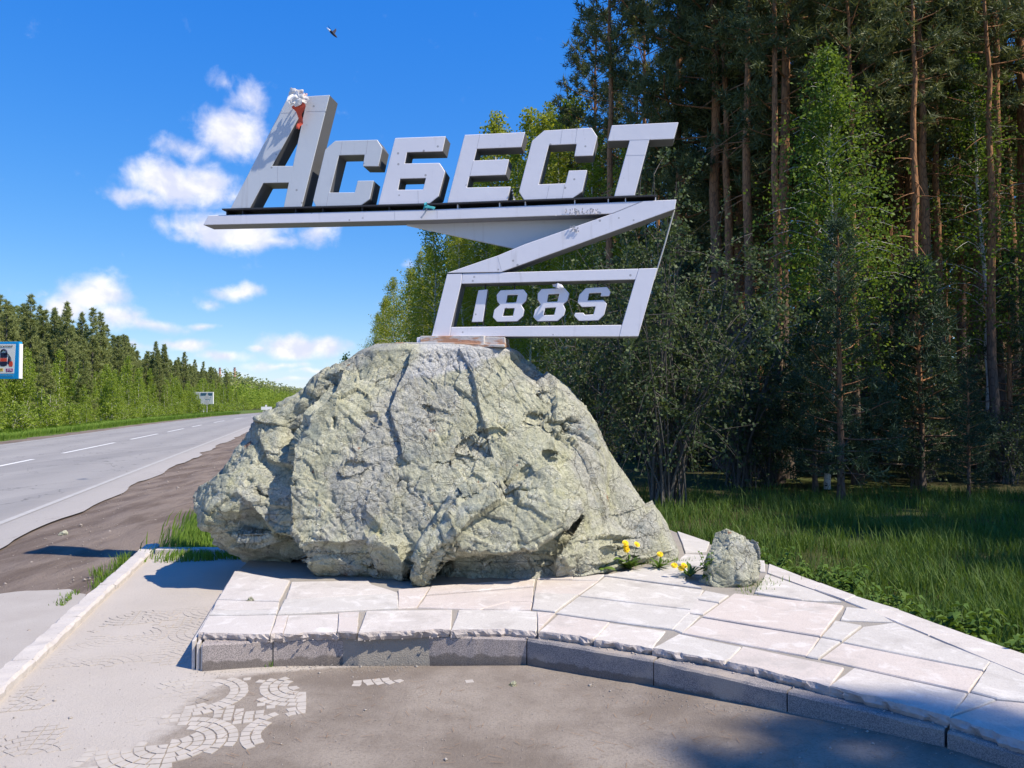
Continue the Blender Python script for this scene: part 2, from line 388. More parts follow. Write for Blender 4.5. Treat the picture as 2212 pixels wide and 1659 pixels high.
def f_asphalt(t, p):
    n = t.noise(p, .6, 5, .6); g = t.noise(p, 110, 4, .7)
    rx = t.add('ShaderNodeVectorMath', {0: p, 1: (-.967, -.253, 0)}, operation='DOT_PRODUCT').outputs[1]
    mp = t.add('ShaderNodeMapping', {'Vector': p, 'Rotation': (0, 0, -.256), 'Scale': (1.0, .05, 1)})
    st = t.noise(mp, 1.5, 4, .6)
    c = t.mix(st, (.25, .24, .235, 1), (.395, .38, .365, 1)); c = t.mix(t.math('MULTIPLY', n, .4), c, (.33, .32, .31, 1))
    trk = t.math('MULTIPLY_ADD', t.math('SINE', t.math('MULTIPLY', rx, 3.4)), .5, .5); c = t.mix(t.math('MULTIPLY', t.math('MULTIPLY', trk, t.step(st, .3, .6)), .42), c, (.20, .195, .195, 1))
    pc = t.vor(mp, .35).outputs[1]; c = t.mix(t.math('MULTIPLY', t.step(t.add('ShaderNodeSeparateColor', {0: pc}).outputs[0], .72, .75), .35), c, (.21, .205, .205, 1))
    ck = t.vor(t.add('ShaderNodeVectorMath', {0: p, 1: t.add('ShaderNodeTexNoise', {'Vector': p, 'Scale': 2.0}).outputs[1]}, operation='ADD').outputs[0], .45, 'DISTANCE_TO_EDGE').outputs[0]; c = t.mix(t.math('MULTIPLY', t.step(ck, .012, .0), .6), c, (.08, .08, .08, 1))
    sand = t.math('ADD', t.step(rx, 4.6, 3.7), t.math('MULTIPLY_ADD', n, .6, -.3), clamp=True); c = t.mix(t.math('MULTIPLY', sand, .5), c, (.50, .46, .42, 1))
    c = t.mix(t.math('MULTIPLY', t.step(g, .52, .70), .5), c, (.17, .17, .175, 1))
    return bsdf(t, c, .85, g, .4, .01)
M_ASPH = mat('dusty_asphalt', f_asphalt)
def f_patch(t, p):
    n = t.noise(p, 2.5, 6, .6); g = t.noise(p, 90, 4, .7)
    c = t.mix(n, (.34, .305, .275, 1), (.47, .44, .41, 1)); c = t.mix(t.math('MULTIPLY', t.step(g, .52, .70), .5), c, (.22, .20, .18, 1))
    return bsdf(t, c, .9, g, .4, .01)
M_PATCH = mat('worn_asphalt_patch', f_patch)
def f_dirt(t, p):
    mp = t.add('ShaderNodeMapping', {'Vector': p, 'Rotation': (0, 0, -.256), 'Scale': (1.0, .18, 1)})
    n = t.noise(p, .9, 6, .6); st = t.noise(mp, 3.0, 5, .6, .3); g = t.noise(p, 40, 6, .7)
    c = t.mix(t.step(st, .35, .65), (.150, .118, .098, 1), (.285, .236, .200, 1)); c = t.mix(t.math('MULTIPLY', n, .5), c, (.20, .155, .135, 1))
    c = t.mix(t.math('MULTIPLY', t.step(g, .62, .72), .5), c, (.34, .29, .26, 1))
    return bsdf(t, c, .95, t.math('ADD', t.math('MULTIPLY', st, 2), g), .8, .04, spec=.1)
M_DIRT = mat('brown_verge_dirt', f_dirt)
def f_ground(t, p):
    n = t.noise(p, .25, 6, .6); g = t.noise(p, 14, 6, .7)
    c = t.mix(t.step(n, .40, .62), (.060, .058, .026, 1), (.065, .085, .024, 1)); c = t.mix(t.math('MULTIPLY', t.step(g, .48, .68), .7), c, (.075, .058, .038, 1))
    return bsdf(t, c, .95, g, .8, .05, spec=.1)
M_GROUND = mat('forest_litter', f_ground)
def f_turf(t, p):
    n = t.noise(p, .6, 6, .6); g = t.noise(p, 22, 6, .7)
    c = t.mix(n, (.085, .13, .028, 1), (.14, .20, .045, 1)); c = t.mix(t.math('MULTIPLY', t.step(g, .50, .70), .6), c, (.10, .10, .05, 1))
    return bsdf(t, c, .95, g, .8, .05, spec=.1)
M_TURF = mat('roadside_turf', f_turf)
M_LINE = m_plain('road_paint', (.74, .74, .73), .7, .10, 9)
M_LINE_OLD = m_plain('faded_road_paint', (.43, .42, .405), .8, .2, 5)

def m_leaf(name, stops, trans=.4, rough=.6):
    def fn(t, p):
        a = t.add('ShaderNodeAttribute', attribute_name='rnd').outputs['Fac']
        oi = t.add('ShaderNodeObjectInfo').outputs['Random']
        v = t.math('ADD', t.math('MULTIPLY', a, .75), t.math('MULTIPLY', oi, .25))
        c = t.ramp(v, stops)
        d = t.add('ShaderNodeBsdfPrincipled', {'Base Color': c, 'Roughness': rough, 'Specular IOR Level': .25}).outputs[0]
        tr = t.add('ShaderNodeBsdfTranslucent', {'Color': t.mix(1.0, c, (1.25, 1.2, .65, 1), 'MULTIPLY')}).outputs[0]
        return t.add('ShaderNodeMixShader', {0: trans, 1: d, 2: tr}).outputs[0]
    return mat(name, fn)
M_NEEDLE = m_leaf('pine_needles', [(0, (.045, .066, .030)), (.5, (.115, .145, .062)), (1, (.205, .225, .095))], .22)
M_NEEDLE_L = m_leaf('sun_painted_pine_needles', [(0, (.125, .16, .058)), (.5, (.255, .295, .11)), (1, (.37, .40, .16))], .28)  # needles made paler, sunlight across the road put into their colour
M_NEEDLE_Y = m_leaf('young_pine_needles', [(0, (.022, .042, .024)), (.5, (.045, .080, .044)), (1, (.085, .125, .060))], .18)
M_BIRCH = m_leaf('birch_leaves', [(0, (.16, .21, .024)), (.5, (.30, .35, .04)), (1, (.42, .44, .06))], .5)
M_YBIRCH = m_leaf('young_birch_leaves', [(0, (.15, .22, .032)), (.5, (.26, .36, .05)), (1, (.38, .46, .08))], .45)
M_SBIRCH = m_leaf('shade_painted_birch_leaves', [(0, (.065, .12, .02)), (.5, (.125, .205, .03)), (1, (.20, .28, .046))], .42)  # darker copy of the birch leaves, the wood's shade put into the greens
M_WILLOW = m_leaf('willow_leaves', [(0, (.045, .075, .035)), (.5, (.085, .125, .055)), (1, (.15, .19, .085))], .3)
M_GRASS = m_leaf('grass_blades', [(0, (.05, .10, .020)), (.5, (.105, .185, .032)), (1, (.24, .27, .09))], .35)
M_GRASS2 = m_leaf('lush_grass_blades', [(0, (.085, .16, .02)), (.5, (.15, .26, .035)), (1, (.24, .33, .06))], .35)
M_WEED = m_leaf('weed_leaves', [(0, (.055, .11, .022)), (.5, (.10, .18, .035)), (1, (.17, .25, .05))], .3)
M_PETAL = m_plain('dandelion_petals', (.90, .62, .02), .7, .1, 60)
def f_pbark(t, p):
    g = t.add('ShaderNodeTexCoord').outputs['Generated']; z = t.add('ShaderNodeSeparateXYZ', {0: g}).outputs[2]
    n = t.noise(p, 7, 6, .65); sp = t.add('ShaderNodeMapping', {'Vector': p, 'Scale': (1, 1, .3)}); pl = t.vor(sp, 14, 'DISTANCE_TO_EDGE').outputs[0]
    low = t.mix(n, (.085, .062, .050, 1), (.20, .155, .125, 1)); hi = t.mix(n, (.30, .135, .060, 1), (.47, .245, .12, 1))
    c = t.mix(t.step(t.math('ADD', z, t.math('MULTIPLY_ADD', n, .2, -.1)), .16, .42), low, hi)
    c = t.mix(t.math('MULTIPLY', t.step(pl, .12, .0), .6), c, (.04, .03, .025, 1))
    return bsdf(t, c, .9, pl, .6, .03)
M_PBARK = mat('pine_bark', f_pbark)
def f_bbark(t, p):
    sp = t.add('ShaderNodeMapping', {'Vector': p, 'Scale': (1, 1, 3.5)}); n = t.noise(sp, 5, 4, .6); z = t.noise(p, 3, 3)
    c = t.mix(z, (.56, .53, .48, 1), (.74, .72, .67, 1)); c = t.mix(t.step(n, .60, .66), c, (.05, .045, .04, 1))
    return bsdf(t, c, .8, n, .2, .01)
M_BBARK = mat('birch_bark', f_bbark)
M_WBARK = m_plain('willow_bark', (.125, .115, .105), .9, .3, 12)

print('materials', round(time.time() - T0, 1))
# ------------------------------------------------------------------ setting: road frame
U = np.array([-.253, .967]); NL = np.array([-.967, -.253])       # along the road, and to its left
def rp(s, wd, z=0.0, curve=True):
    s = np.asarray(s, float); wd = np.asarray(wd, float)
    de = np.where(s > 60, (s - 60) ** 2 / 1300.0, 0.0) * (1.0 if curve else 0.12)
    W = wd - de
    x = U[0] * s + NL[0] * W; y = U[1] * s + NL[1] * W
    return np.stack([x, y, np.broadcast_to(z, x.shape)], -1)
def ribbon(name, s, w0, w1, z, m, jit0=0.0, jit1=0.0, seed=0, nw=1):
    s = np.asarray(s, float); P1 = np.stack([s, np.zeros_like(s), np.full_like(s, seed)], 1)
    a = np.broadcast_to(w0, s.shape) + jit0 * fbm(P1, .7, 4, seed); b = np.broadcast_to(w1, s.shape) + jit1 * fbm(P1, .7, 4, seed + 9)
    rows = [rp(s, a + (b - a) * k / nw, z) for k in range(nw + 1)]
    V = np.concatenate(rows); n = len(s)
    Fq = np.concatenate([np.stack([np.arange(n - 1) + k * n, np.arange(1, n) + k * n, np.arange(1, n) + (k + 1) * n, np.arange(n - 1) + (k + 1) * n], 1) for k in range(nw)])
    me = np_mesh(name, V, Fq[:, ::-1], [m]); return tag(link(name, me), kind='structure')
def sheet(name, pts, z, m):
    me = bpy.data.meshes.new(name); me.from_pydata([(float(p[0]), float(p[1]), float(z)) for p in pts], [], [list(range(len(pts)))])
    bm = bmesh.new(); bm.from_mesh(me); bmesh.ops.triangulate(bm, faces=bm.faces[:])
    for f in bm.faces:
        if f.normal.z < 0: f.normal_flip()
    bm.to_mesh(me); bm.free(); me.materials.append(m); return tag(link(name, me), kind='structure')
sheet('ground', [(-4000, -400), (4000, -400), (4000, 5000), (-4000, 5000)], -.075, M_GROUND)
S_LONG = np.concatenate([np.arange(-14, 60, .35), np.arange(60, 420, 2.)])
S_TURF = np.arange(-14, 420, 1.5)
ribbon('turf_strip', S_TURF, 12.2, 24.0, -.060, M_TURF, .3, .3, 4)
dv_s = np.concatenate([np.arange(-14, 45, .14), np.arange(45, 420, 2.)]); dv_w = np.linspace(1.0, 4.4, 46)
DV = np.stack([rp(dv_s, np.full_like(dv_s, q)) for q in dv_w], 1); Q3 = np.stack(np.broadcast_arrays(dv_s[:, None] * .22, dv_w[None, :] * 1.0, 0 * dv_s[:, None]), -1).reshape(-1, 3)
dz = .020 * fbm(Q3, 2.6, 4, 3) + .010 * fbm(DV.reshape(-1, 3), 5.0, 3, 8)
dz = np.where(DV.reshape(-1, 3)[:, 1] > 40, 0, dz); wq_ = np.broadcast_to(dv_w[None, :], DV.shape[:2]).reshape(-1)
dz = np.where((wq_ > 3.2) | (wq_ < 1.9), np.minimum(dz, 0) - .006, dz)
dz = dz * np.where(DV.reshape(-1, 3)[:, 1] < 7.2, .3, 1); DV = DV.reshape(-1, 3); DV[:, 2] = np.maximum(-.052 + dz, -.066)
n_, m_ = len(dv_s), len(dv_w); i_ = (np.arange(n_ - 1)[:, None] * m_ + np.arange(m_ - 1)[None, :]).ravel()
tag(link('dirt_verge', np_mesh('dirt_verge', DV, np.stack([i_, i_ + 1, i_ + m_ + 1, i_ + m_], 1), [M_DIRT], smooth=True)), kind='structure')
ribbon('dirt_shoulder', S_LONG, 11.2, 12.7, -.050, M_DIRT, .0, .25, 2)
road = ribbon('road', S_LONG, 3.4, 11.75, -.040, M_ASPH, .10, .06, 3)
def line_part(name, s0, s1, wd, wid, m):
    s = np.linspace(s0, s1, max(2, int((s1 - s0) / 2) + 1))
    a = rp(s, wd - wid / 2, -.034); b = rp(s, wd + wid / 2, -.034); n = len(s)
    me = np_mesh(name, np.concatenate([a, b]), np.stack([np.arange(n - 1), np.arange(1, n), np.arange(1, n) + n, np.arange(n - 1) + n], 1)[:, ::-1], [m])
    return link(name, me, road)
line_part('edge_line', -12, 300, 4.07, .11, M_LINE_OLD)
line_part('edge_line', 12, 300, 11.45, .11, M_LINE_OLD)
# centre dashes: measured starts and ends, then regular
def s_of(px, py):
    p = gp(px, py, -.034); return float(p[:2] @ U)
ends = [(s_of(-70, 1018), s_of(58, 992)), (s_of(122, 979), s_of(244, 956)), (s_of(278, 949), s_of(344, 937)), (s_of(362, 932.7), s_of(401, 925.6)), (s_of(419, 922), s_of(445, 917.7))]
for a, b in ends: line_part('centre_dash', a, b, 7.76, .13, M_LINE)
s0 = ends[-1][1] + 7
for k in range(14): line_part('centre_dash', s0 + k * 14, s0 + k * 14 + 7, 7.76, .13, M_LINE)
# asphalt apron patch beside the kerb
pt = [gp(x, y, -.044)[:2] for x, y in [(-260, 1300), (0, 1284), (60, 1278), (132, 1274), (178, 1284), (206, 1302), (180, 1340), (150, 1372), (104, 1408), (62, 1440), (20, 1462), (-60, 1500), (-300, 1600)]]
pp = []
for i in range(len(pt)):
    a, b = pt[i], pt[(i + 1) % len(pt)]; k = max(1, int(np.linalg.norm(b - a) / .06)); pp += [a + (b - a) * j / k for j in range(k)]
pp = np.array(pp); P3 = np.c_[pp, np.zeros(len(pp))]; pp = pp + np.c_[fbm(P3, 4, 4, 3), fbm(P3, 4, 4, 8)] * .05
sheet('asphalt_patch', pp, -.044, M_PATCH)
# right-hand grass bed under the blades
sheet('meadow', [(1.5, 12), (2.0, 7.4), (2.6, 5.2), (3.2, 3.4), (4.0, 1.0), (30, -2), (30, 13), (9, 13.2)], -.02, M_GROUND)
sheet('meadow', [(-3.55, 8.35), (-3.0, 8.35), (-2.6, 9.6), (-2, 14), (-8, 30), (-9.2, 30), (-4.9, 12.2)], -.03, M_TURF)

# ------------------------------------------------------------------ forecourt (sidewalk sheet), relief up to the kerb on the right
def fore_z(x, y):
    return .085 * sstep(np.asarray(x, float), .2, 2.1) + 0 * y
xs = np.linspace(-4.4, 4.2, 104); ys = np.linspace(-2.5, 8.6, 130)
G = np.stack(np.meshgrid(xs, ys, indexing='ij'), -1).reshape(-1, 2)
wv_ = (G @ NL)
lim = 1.66
over = np.maximum(wv_ - lim, 0)[:, None]; G = G - over * NL[None, :]          # clamp to the kerb line
Z = fore_z(G[:, 0], G[:, 1]) + .004 * fbm(np.c_[G, 0 * G[:, 0]], 1.6, 3, 5)
nx, ny = len(xs), len(ys); ii = (np.arange(nx - 1)[:, None] * ny + np.arange(ny - 1)[None, :]).ravel()
FQ = np.stack([ii, ii + ny, ii + ny + 1, ii + 1], 1)
q = G[FQ]; area = np.abs((q[:, 2, 0] - q[:, 0, 0]) * (q[:, 3, 1] - q[:, 1, 1]) - (q[:, 3, 0] - q[:, 1, 0]) * (q[:, 2, 1] - q[:, 0, 1]))
ctr = q.mean(1)
keep = (area > 1e-6) & ~((ctr[:, 1] > 4.75) & (ctr[:, 0] > -1.75)) & ~((ctr[:, 0] > 3.0) & (ctr[:, 1] > 3.2)) & (ctr[:, 1] < 8.3)
fore = tag(link('sidewalk', np_mesh('sidewalk', np.c_[G, Z], FQ[keep], [M_FORE], smooth=True)), kind='structure')

# fan-pattern pavers that show through the silt
Lt = .31; O = gp(365.6, 1607.6, 0)[:2]; EX = -NL; EY = U
def z6(pts, sx, oy): return [(sx * x, oy + sx * y) for x, y in pts]
EXPO = [z6(p, .3516, 1382.6) for p in [
    [(1000, 486), (1130, 446), (1710, 446), (1690, 475), (1600, 540), (1560, 590), (1590, 640), (1500, 670), (1380, 650), (1240, 700), (1120, 740), (1040, 786), (960, 850), (420, 850), (420, 780), (560, 690), (900, 660), (1180, 625), (1220, 560), (1130, 500)],
    [(1010, 285), (1060, 250), (1180, 225), (1540, 222), (1520, 340), (1440, 400), (1300, 445), (1110, 470), (1130, 440), (1330, 400), (1420, 340), (1390, 280), (1290, 255), (1180, 262)],
    [(1610, 240), (1760, 222), (1790, 300), (1640, 316), (1600, 290)], [(1580, 390), (1640, 335), (1850, 322), (1848, 400), (1640, 425)], [(1770, 436), (1838, 434), (1836, 450), (1780, 452)]]]
EXPO += [[(.5 * x, 1123.3 + .5 * y) for x, y in p] for p in [[(1545, 645), (1740, 640), (1760, 690), (1550, 712)], [(2070, 656), (2190, 648), (2190, 664), (2075, 668)], [(1985, 680), (2035, 672), (2030, 690), (2010, 702)]]]
def cell_quads():
    out = []; dr = Lt / 6.0; gap = .0045
    for i in range(-6, 9):
        for j in range(-6, 9):
            c0 = np.array([i * Lt, j * Lt]); sx = 1 if i % 2 == 0 else -1; sy = 1 if j % 2 == 0 else -1
            cen = c0 + np.array([0 if sx > 0 else Lt, 0 if sy > 0 else Lt])
            for k in range(6):
                r0, r1 = k * dr + gap / 2, (k + 1) * dr - gap / 2; n = max(1, int(round((k + .5) * dr * math.pi / 2 / .052)))
                for m in range(n):
                    g = gap / 2 / ((k + .7) * dr); a0, a1 = m * math.pi / 2 / n + g, (m + 1) * math.pi / 2 / n - g
                    if k == 0 and n == 1: a0, a1 = .06, math.pi / 2 - .06
                    ring = [(r0, a0), (r1, a0), (r1, (a0 + a1) / 2), (r1, a1), (r0, a1), (r0, (a0 + a1) / 2)] if r0 > .012 else [(r1, a0), (r1, (a0 + a1) / 2), (r1, a1), (.004, (a0 + a1) / 2)]
                    out.append([cen + np.array([sx * r * math.cos(a), sy * r * math.sin(a)]) for r, a in ring])
            for gi in range(6):
                for gj in range(6):
                    q = [np.array([gi * dr, gj * dr]), np.array([(gi + 1) * dr, gj * dr]), np.array([(gi + 1) * dr, (gj + 1) * dr]), np.array([gi * dr, (gj + 1) * dr])]
                    mid = sum(q) / 4
                    if np.linalg.norm(q[0]) > Lt * .93:
                        q = [mid + (p - mid) * .86 for p in q]; out.append([cen + np.array([sx, sy]) * p for p in q])
    return out
paver_mask_n = []
faint_V, faint_F = [], []
npv = 0
pav_r = np.random.default_rng(3)
for qd in cell_quads():
    Q = np.array([O + EX * p[0] + EY * p[1] for p in qd]); c = Q.mean(0)
    if c[1] < 2.9 or c[1] > 6.4 or (c @ NL) > 1.55 or (c[1] > 4.5 and c[0] > -1.95): continue
    u_, v_ = project(np.array([[c[0], c[1], 0.]])); u_, v_ = u_[0], v_[0]
    if u_ < -80 or v_ > 1720: continue
    sd = max(inpoly_sd(np.array([u_]), np.array([v_]), P)[0] for P in EXPO)
    sd += 5 * fbm(np.array([[c[0], c[1], 1.]]), 9, 3, 2)[0]
    if sd > -4 and npv < 299:
        h = .0012 + pav_r.uniform(0, .002); k = 1 - .10 * pav_r.random()
        Q = c + (Q - c) * k + pav_r.normal(0, .0012, Q.shape)
        z0 = float(fore_z(c[0], c[1])) - .004
        MB().prism([(x, y, z0 + h + .0045) for x, y in Q], [(x, y, z0 - .012) for x, y in Q]).build('paver', M_PAVER, fore); npv += 1
    elif sd < 0 and c[0] < -1.62 and fbm(np.array([[c[0], c[1], 3.]]), 2.2, 3, 6)[0] > .08:
        b = len(faint_V); z0 = float(fore_z(c[0], c[1])); n = len(Q)
        Q = c + (Q - c) * .97
        faint_V += [(x, y, z0 + .0026) for x, y in Q] + [(x, y, z0 - .01) for x, y in Q]
        faint_F.append([b + i for i in range(n)]); faint_F += [[b + (i + 1) % n, b + i, b + n + i, b + n + (i + 1) % n] for i in range(n)]
me = bpy.data.meshes.new('dusty_pavers'); me.from_pydata(faint_V, [], faint_F)
bm = bmesh.new(); bm.from_mesh(me); bmesh.ops.recalc_face_normals(bm, faces=bm.faces); bm.to_mesh(me); bm.free(); me.materials.append(M_FORE)
tag(link('dusty_pavers', me, fore), kind='stuff')
print('pavers', npv, len(faint_F))

# low concrete kerb between forecourt and verge, stone by stone
kerb = tag(empty('low_kerb', (0, 0, 0)), kind='structure')
cuts = [-6, -4.2, -2.5, -.9, .6, 2.0, 3.4, s_of(35, 1455), s_of(135, 1357), s_of(222, 1284), s_of(292, 1224), s_of(338, 1190)]
cuts = sorted(cuts); kr = np.random.default_rng(11)
for a, b in zip(cuts[:-1], cuts[1:]):
    n = max(3, int((b - a) / .06)); s = np.linspace(a + .006, b - .006, n)
    prof = [(1.60, -.06), (1.602, .035), (1.625, .048), (1.735, .046), (1.752, .03), (1.755, -.06)]
    V = []; off = kr.normal(0, .004)
    for i, si in enumerate(s):
        for j, (wd, z) in enumerate(prof):
            jit = kr.normal(0, .004) if 0 < j < 5 else 0
            p = rp(si, wd + off + jit); V.append((p[0], p[1], z + (kr.normal(0, .0035) if 0 < j < 5 else 0)))
    k = len(prof); Fc = [[i * k + j, i * k + j + 1, (i + 1) * k + j + 1, (i + 1) * k + j] for i in range(n - 1) for j in range(k - 1)]
    m_ = bpy.data.meshes.new('kerb_stone'); m_.from_pydata(V, [], Fc + [list(range(k)), [(n - 1) * k + j for j in reversed(range(k))]])
    bm = bmesh.new(); bm.from_mesh(m_); bmesh.ops.recalc_face_normals(bm, faces=bm.faces); bm.to_mesh(m_); bm.free(); m_.materials.append(M_CONC)
    link('kerb_stone', m_, kerb)
ea, eb = gp(338, 1190, .03), gp(560, 1188, .03)
MB().box(((ea + eb) / 2)[:3] - np.array([0, 0, .02]), float(np.linalg.norm(eb - ea)), .13, .09).build('kerb_stone', M_CONC, kerb, bevel=.008)

# ------------------------------------------------------------------ platform with granite slabs
PZ = .205
platform = tag(empty('platform', (0, 0, 0)), kind='structure')
def a6(x, y): return (.5 * x, 1123.3 + .5 * y)
def a7(x, y): return (1106 + .5 * x, 1123.3 + .5 * y)
FRONT = [a6(*p) for p in [(860, 482), (1165, 492), (1460, 482), (1545, 486), (1945, 472)]] + [a7(*p) for p in [(0, 470), (110, 480), (355, 512), (600, 550), (930, 610), (1370, 718), (1890, 852), (2212, 962), (2600, 1130)]]
FW = np.array([gp(x, y, PZ)[:2] for x, y in FRONT])
def dfront(p):
    return max(-1e9, -min(np.linalg.norm(p - (a + np.clip(((p - a) @ (b - a)) / ((b - a) @ (b - a)), 0, 1) * (b - a))) for a, b in zip(FW[:-1], FW[1:])))
SL6 = [([(1015, 222), (1250, 262), (1205, 350), (945, 340)], 0), ([(940, 345), (1203, 355), (1198, 384), (920, 388)], 0), ([(918, 391), (1197, 387), (1191, 405), (905, 409)], 1),
       ([(902, 412), (1190, 408), (1165, 492), (860, 482)], 0), ([(1262, 268), (1590, 262), (1602, 278), (1690, 305), (1715, 314), (1237, 342)], 0), ([(1231, 346), (1714, 319), (1718, 381), (1202, 407)], 1),
       ([(1198, 413), (1245, 410), (1222, 489), (1170, 492)], 2), ([(1248, 410), (1461, 403), (1455, 482), (1226, 489)], 0), ([(1465, 403), (1550, 399), (1542, 486), (1460, 482)], 2),
       ([(1585, 394), (1950, 388), (1945, 472), (1552, 487)], 0), ([(1985, 386), (2220, 387), (2318, 394), (2318, 479), (2212, 470), (1952, 472)], 1), ([(1722, 301), (1858, 290), (1800, 374), (1722, 380)], 2),
       ([(1866, 288), (2308, 257), (2303, 286), (1846, 322)], 2), ([(1843, 327), (2302, 291), (2296, 351), (2200, 349), (2075, 381), (1808, 374)], 2), ([(2207, 354), (2295, 356), (2290, 387), (2090, 384)], 2)]
SL7 = [([(132, 238), (270, 234), (258, 254), (114, 252)], 2), ([(276, 234), (398, 233), (372, 257), (263, 254)], 0), ([(108, 258), (370, 261), (288, 317), (100, 314)], 2), ([(99, 319), (284, 322), (185, 396), (90, 384)], 1),
       ([(405, 244), (824, 301), (779, 384), (297, 325)], 1), ([(290, 330), (774, 389), (692, 469), (194, 401)], 1), ([(109, 396), (185, 403), (114, 474)], 2), ([(200, 409), (418, 441), (353, 511), (118, 481)], 2),
       ([(423, 442), (660, 476), (602, 549), (358, 512)], 0), ([(722, 491), (985, 546), (927, 609), (610, 551)], 1), ([(1000, 547), (1430, 636), (1366, 717), (934, 610)], 2), ([(1480, 641), (1958, 750), (1888, 851), (1375, 719)], 0),
       ([(836, 306), (934, 325), (893, 354), (801, 339)], 1), ([(797, 345), (889, 359), (825, 404), (762, 397)], 0), ([(754, 402), (811, 411), (735, 484), (700, 469)], 1), ([(962, 319), (1429, 371), (1330, 500), (828, 416)], 2),
       ([(821, 421), (1324, 505), (1270, 583), (737, 485)], 2), ([(1398, 436), (1508, 456), (1425, 519), (1341, 503)], 1), ([(1336, 508), (1416, 524), (1323, 594), (1276, 585)], 1), ([(1446, 376), (1560, 389), (1642, 438), (1422, 429)], 1),
       ([(1519, 461), (1652, 443), (2062, 608), (2034, 645), (1434, 525)], 1), ([(1428, 530), (2031, 650), (1967, 737), (1338, 597)], 2), ([(1112, 188), (1330, 270), (1303, 297), (1105, 226)], 0), ([(1333, 272), (1480, 325), (1438, 344), (1308, 299)], 0),
       ([(1484, 327), (1670, 383), (1543, 387), (1443, 347)], 1), ([(1675, 386), (1955, 487), (1798, 491), (1549, 390)], 0), ([(1960, 490), (2212, 576), (2420, 652), (2420, 748), (2062, 603), (1805, 495)], 0), ([(1098, 236), (1303, 306), (1420, 351), (1250, 345), (1052, 312)], 1),
       ([(2070, 614), (2420, 757), (2420, 800), (2098, 769), (1988, 739)], 1), ([(1976, 748), (2086, 775), (1902, 840)], 1), ([(2096, 780), (2420, 808), (2420, 1052), (2212, 962), (1897, 853)], 2), ([(716, 50), (852, 96), (838, 136), (750, 140)], 1),
       ([(752, 144), (1088, 172), (1092, 222), (820, 200), (704, 184)], 1), ([(400, 238), (640, 196), (760, 206), (742, 262), (818, 292)], 1)]
sr = np.random.default_rng(21)
def norm_(a): return a / (np.linalg.norm(a, axis=-1, keepdims=True) + 1e-9)
allslabs = [([a6(*p) for p in P], m) for P, m in SL6] + [([a7(*p) for p in P], m) for P, m in SL7]
for P, mi in allslabs:
    W = np.array([gp(x, y, PZ)[:2] for x, y in P]); top = PZ + sr.uniform(-.005, .005); th = .05
    c = W.mean(0); W = W + norm_(W - c) * .006; out = []; fr = []
    for i in range(len(W)):
        a, b = W[i], W[(i + 1) % len(W)]; isf = dfront((a + b) / 2) > -.022 and dfront(a) > -.03 and dfront(b) > -.03
        k = max(2, int(np.linalg.norm(b - a) / (.022 if isf else .06)))
        for j in range(k):
            out.append(a + (b - a) * j / k); fr.append(isf)
    out = np.array(out); fr = np.array(fr); n = len(out)
    P3 = np.c_[out, np.full(n, float(mi))]
    nrm = (out - c) / (np.linalg.norm(out - c, axis=1, keepdims=True) + 1e-9)
    rough = np.where(fr, .016, .0022); dsp = fbm(P3, 22, 3, 4) * rough - np.where(fr, .004, .0)
    t0 = out + nrm * dsp[:, None]
    t1 = out + nrm * (dsp - .006)[:, None]                                     # chamfered arris
    t2 = out + nrm * (np.where(fr, fbm(P3, 30, 3, 14) * .022 - .004, dsp))[:, None]
    V = np.concatenate([np.c_[t1, np.full(n, top)], np.c_[t0, top - .006 - np.where(fr, .012 * np.abs(fbm(P3, 26, 2, 9)), 0)], np.c_[t2, np.full(n, top - th * .55)], np.c_[t2 - nrm * np.where(fr, .014, 0)[:, None], np.full(n, top - th)]])
    fs = [list(range(n))]; mi_ = [0]
    for r in range(3):
        for i in range(n):
            j = (i + 1) % n; fs.append([r * n + j, r * n + i, (r + 1) * n + i, (r + 1) * n + j]); mi_.append(1 if (r >= 1 and fr[i]) or (r == 0 and fr[i]) else 0)
    m_ = bpy.data.meshes.new('slab'); m_.from_pydata(V.tolist(), [], fs); m_.materials.append(M_SLAB[mi]); m_.materials.append(M_BROKEN)
    m_.polygons.foreach_set('material_index', mi_)
    bm = bmesh.new(); bm.from_mesh(m_); bmesh.ops.recalc_face_normals(bm, faces=bm.faces); bm.to_mesh(m_); bm.free()
    link('slab', m_, platform)
# mortar bed under the slabs and round the boulder
bed = [FW[0] + np.array([.03, .03])] + [p + np.array([.0, .035]) for p in FW[1:-1]] + [np.array([3.9, 1.9]), gp(2420 - 98, 1454, PZ)[:2]] + [gp(*a7(*p), PZ)[:2] for p in [(2212, 580), (1960, 492), (1680, 390), (1480, 330), (1330, 274), (1115, 190), (716, 52)]] + [np.array([1.55, 9.6]), np.array([-2.35, 9.6]), np.array([-2.42, 7.6]), gp(*a6(1015, 224), PZ)[:2], gp(*a6(945, 342), PZ)[:2]]
bedo = MB().prism([(p[0], p[1], PZ - .012) for p in bed], [(p[0], p[1], -.07) for p in bed]).build('mortar_bed', M_MORTAR, platform)
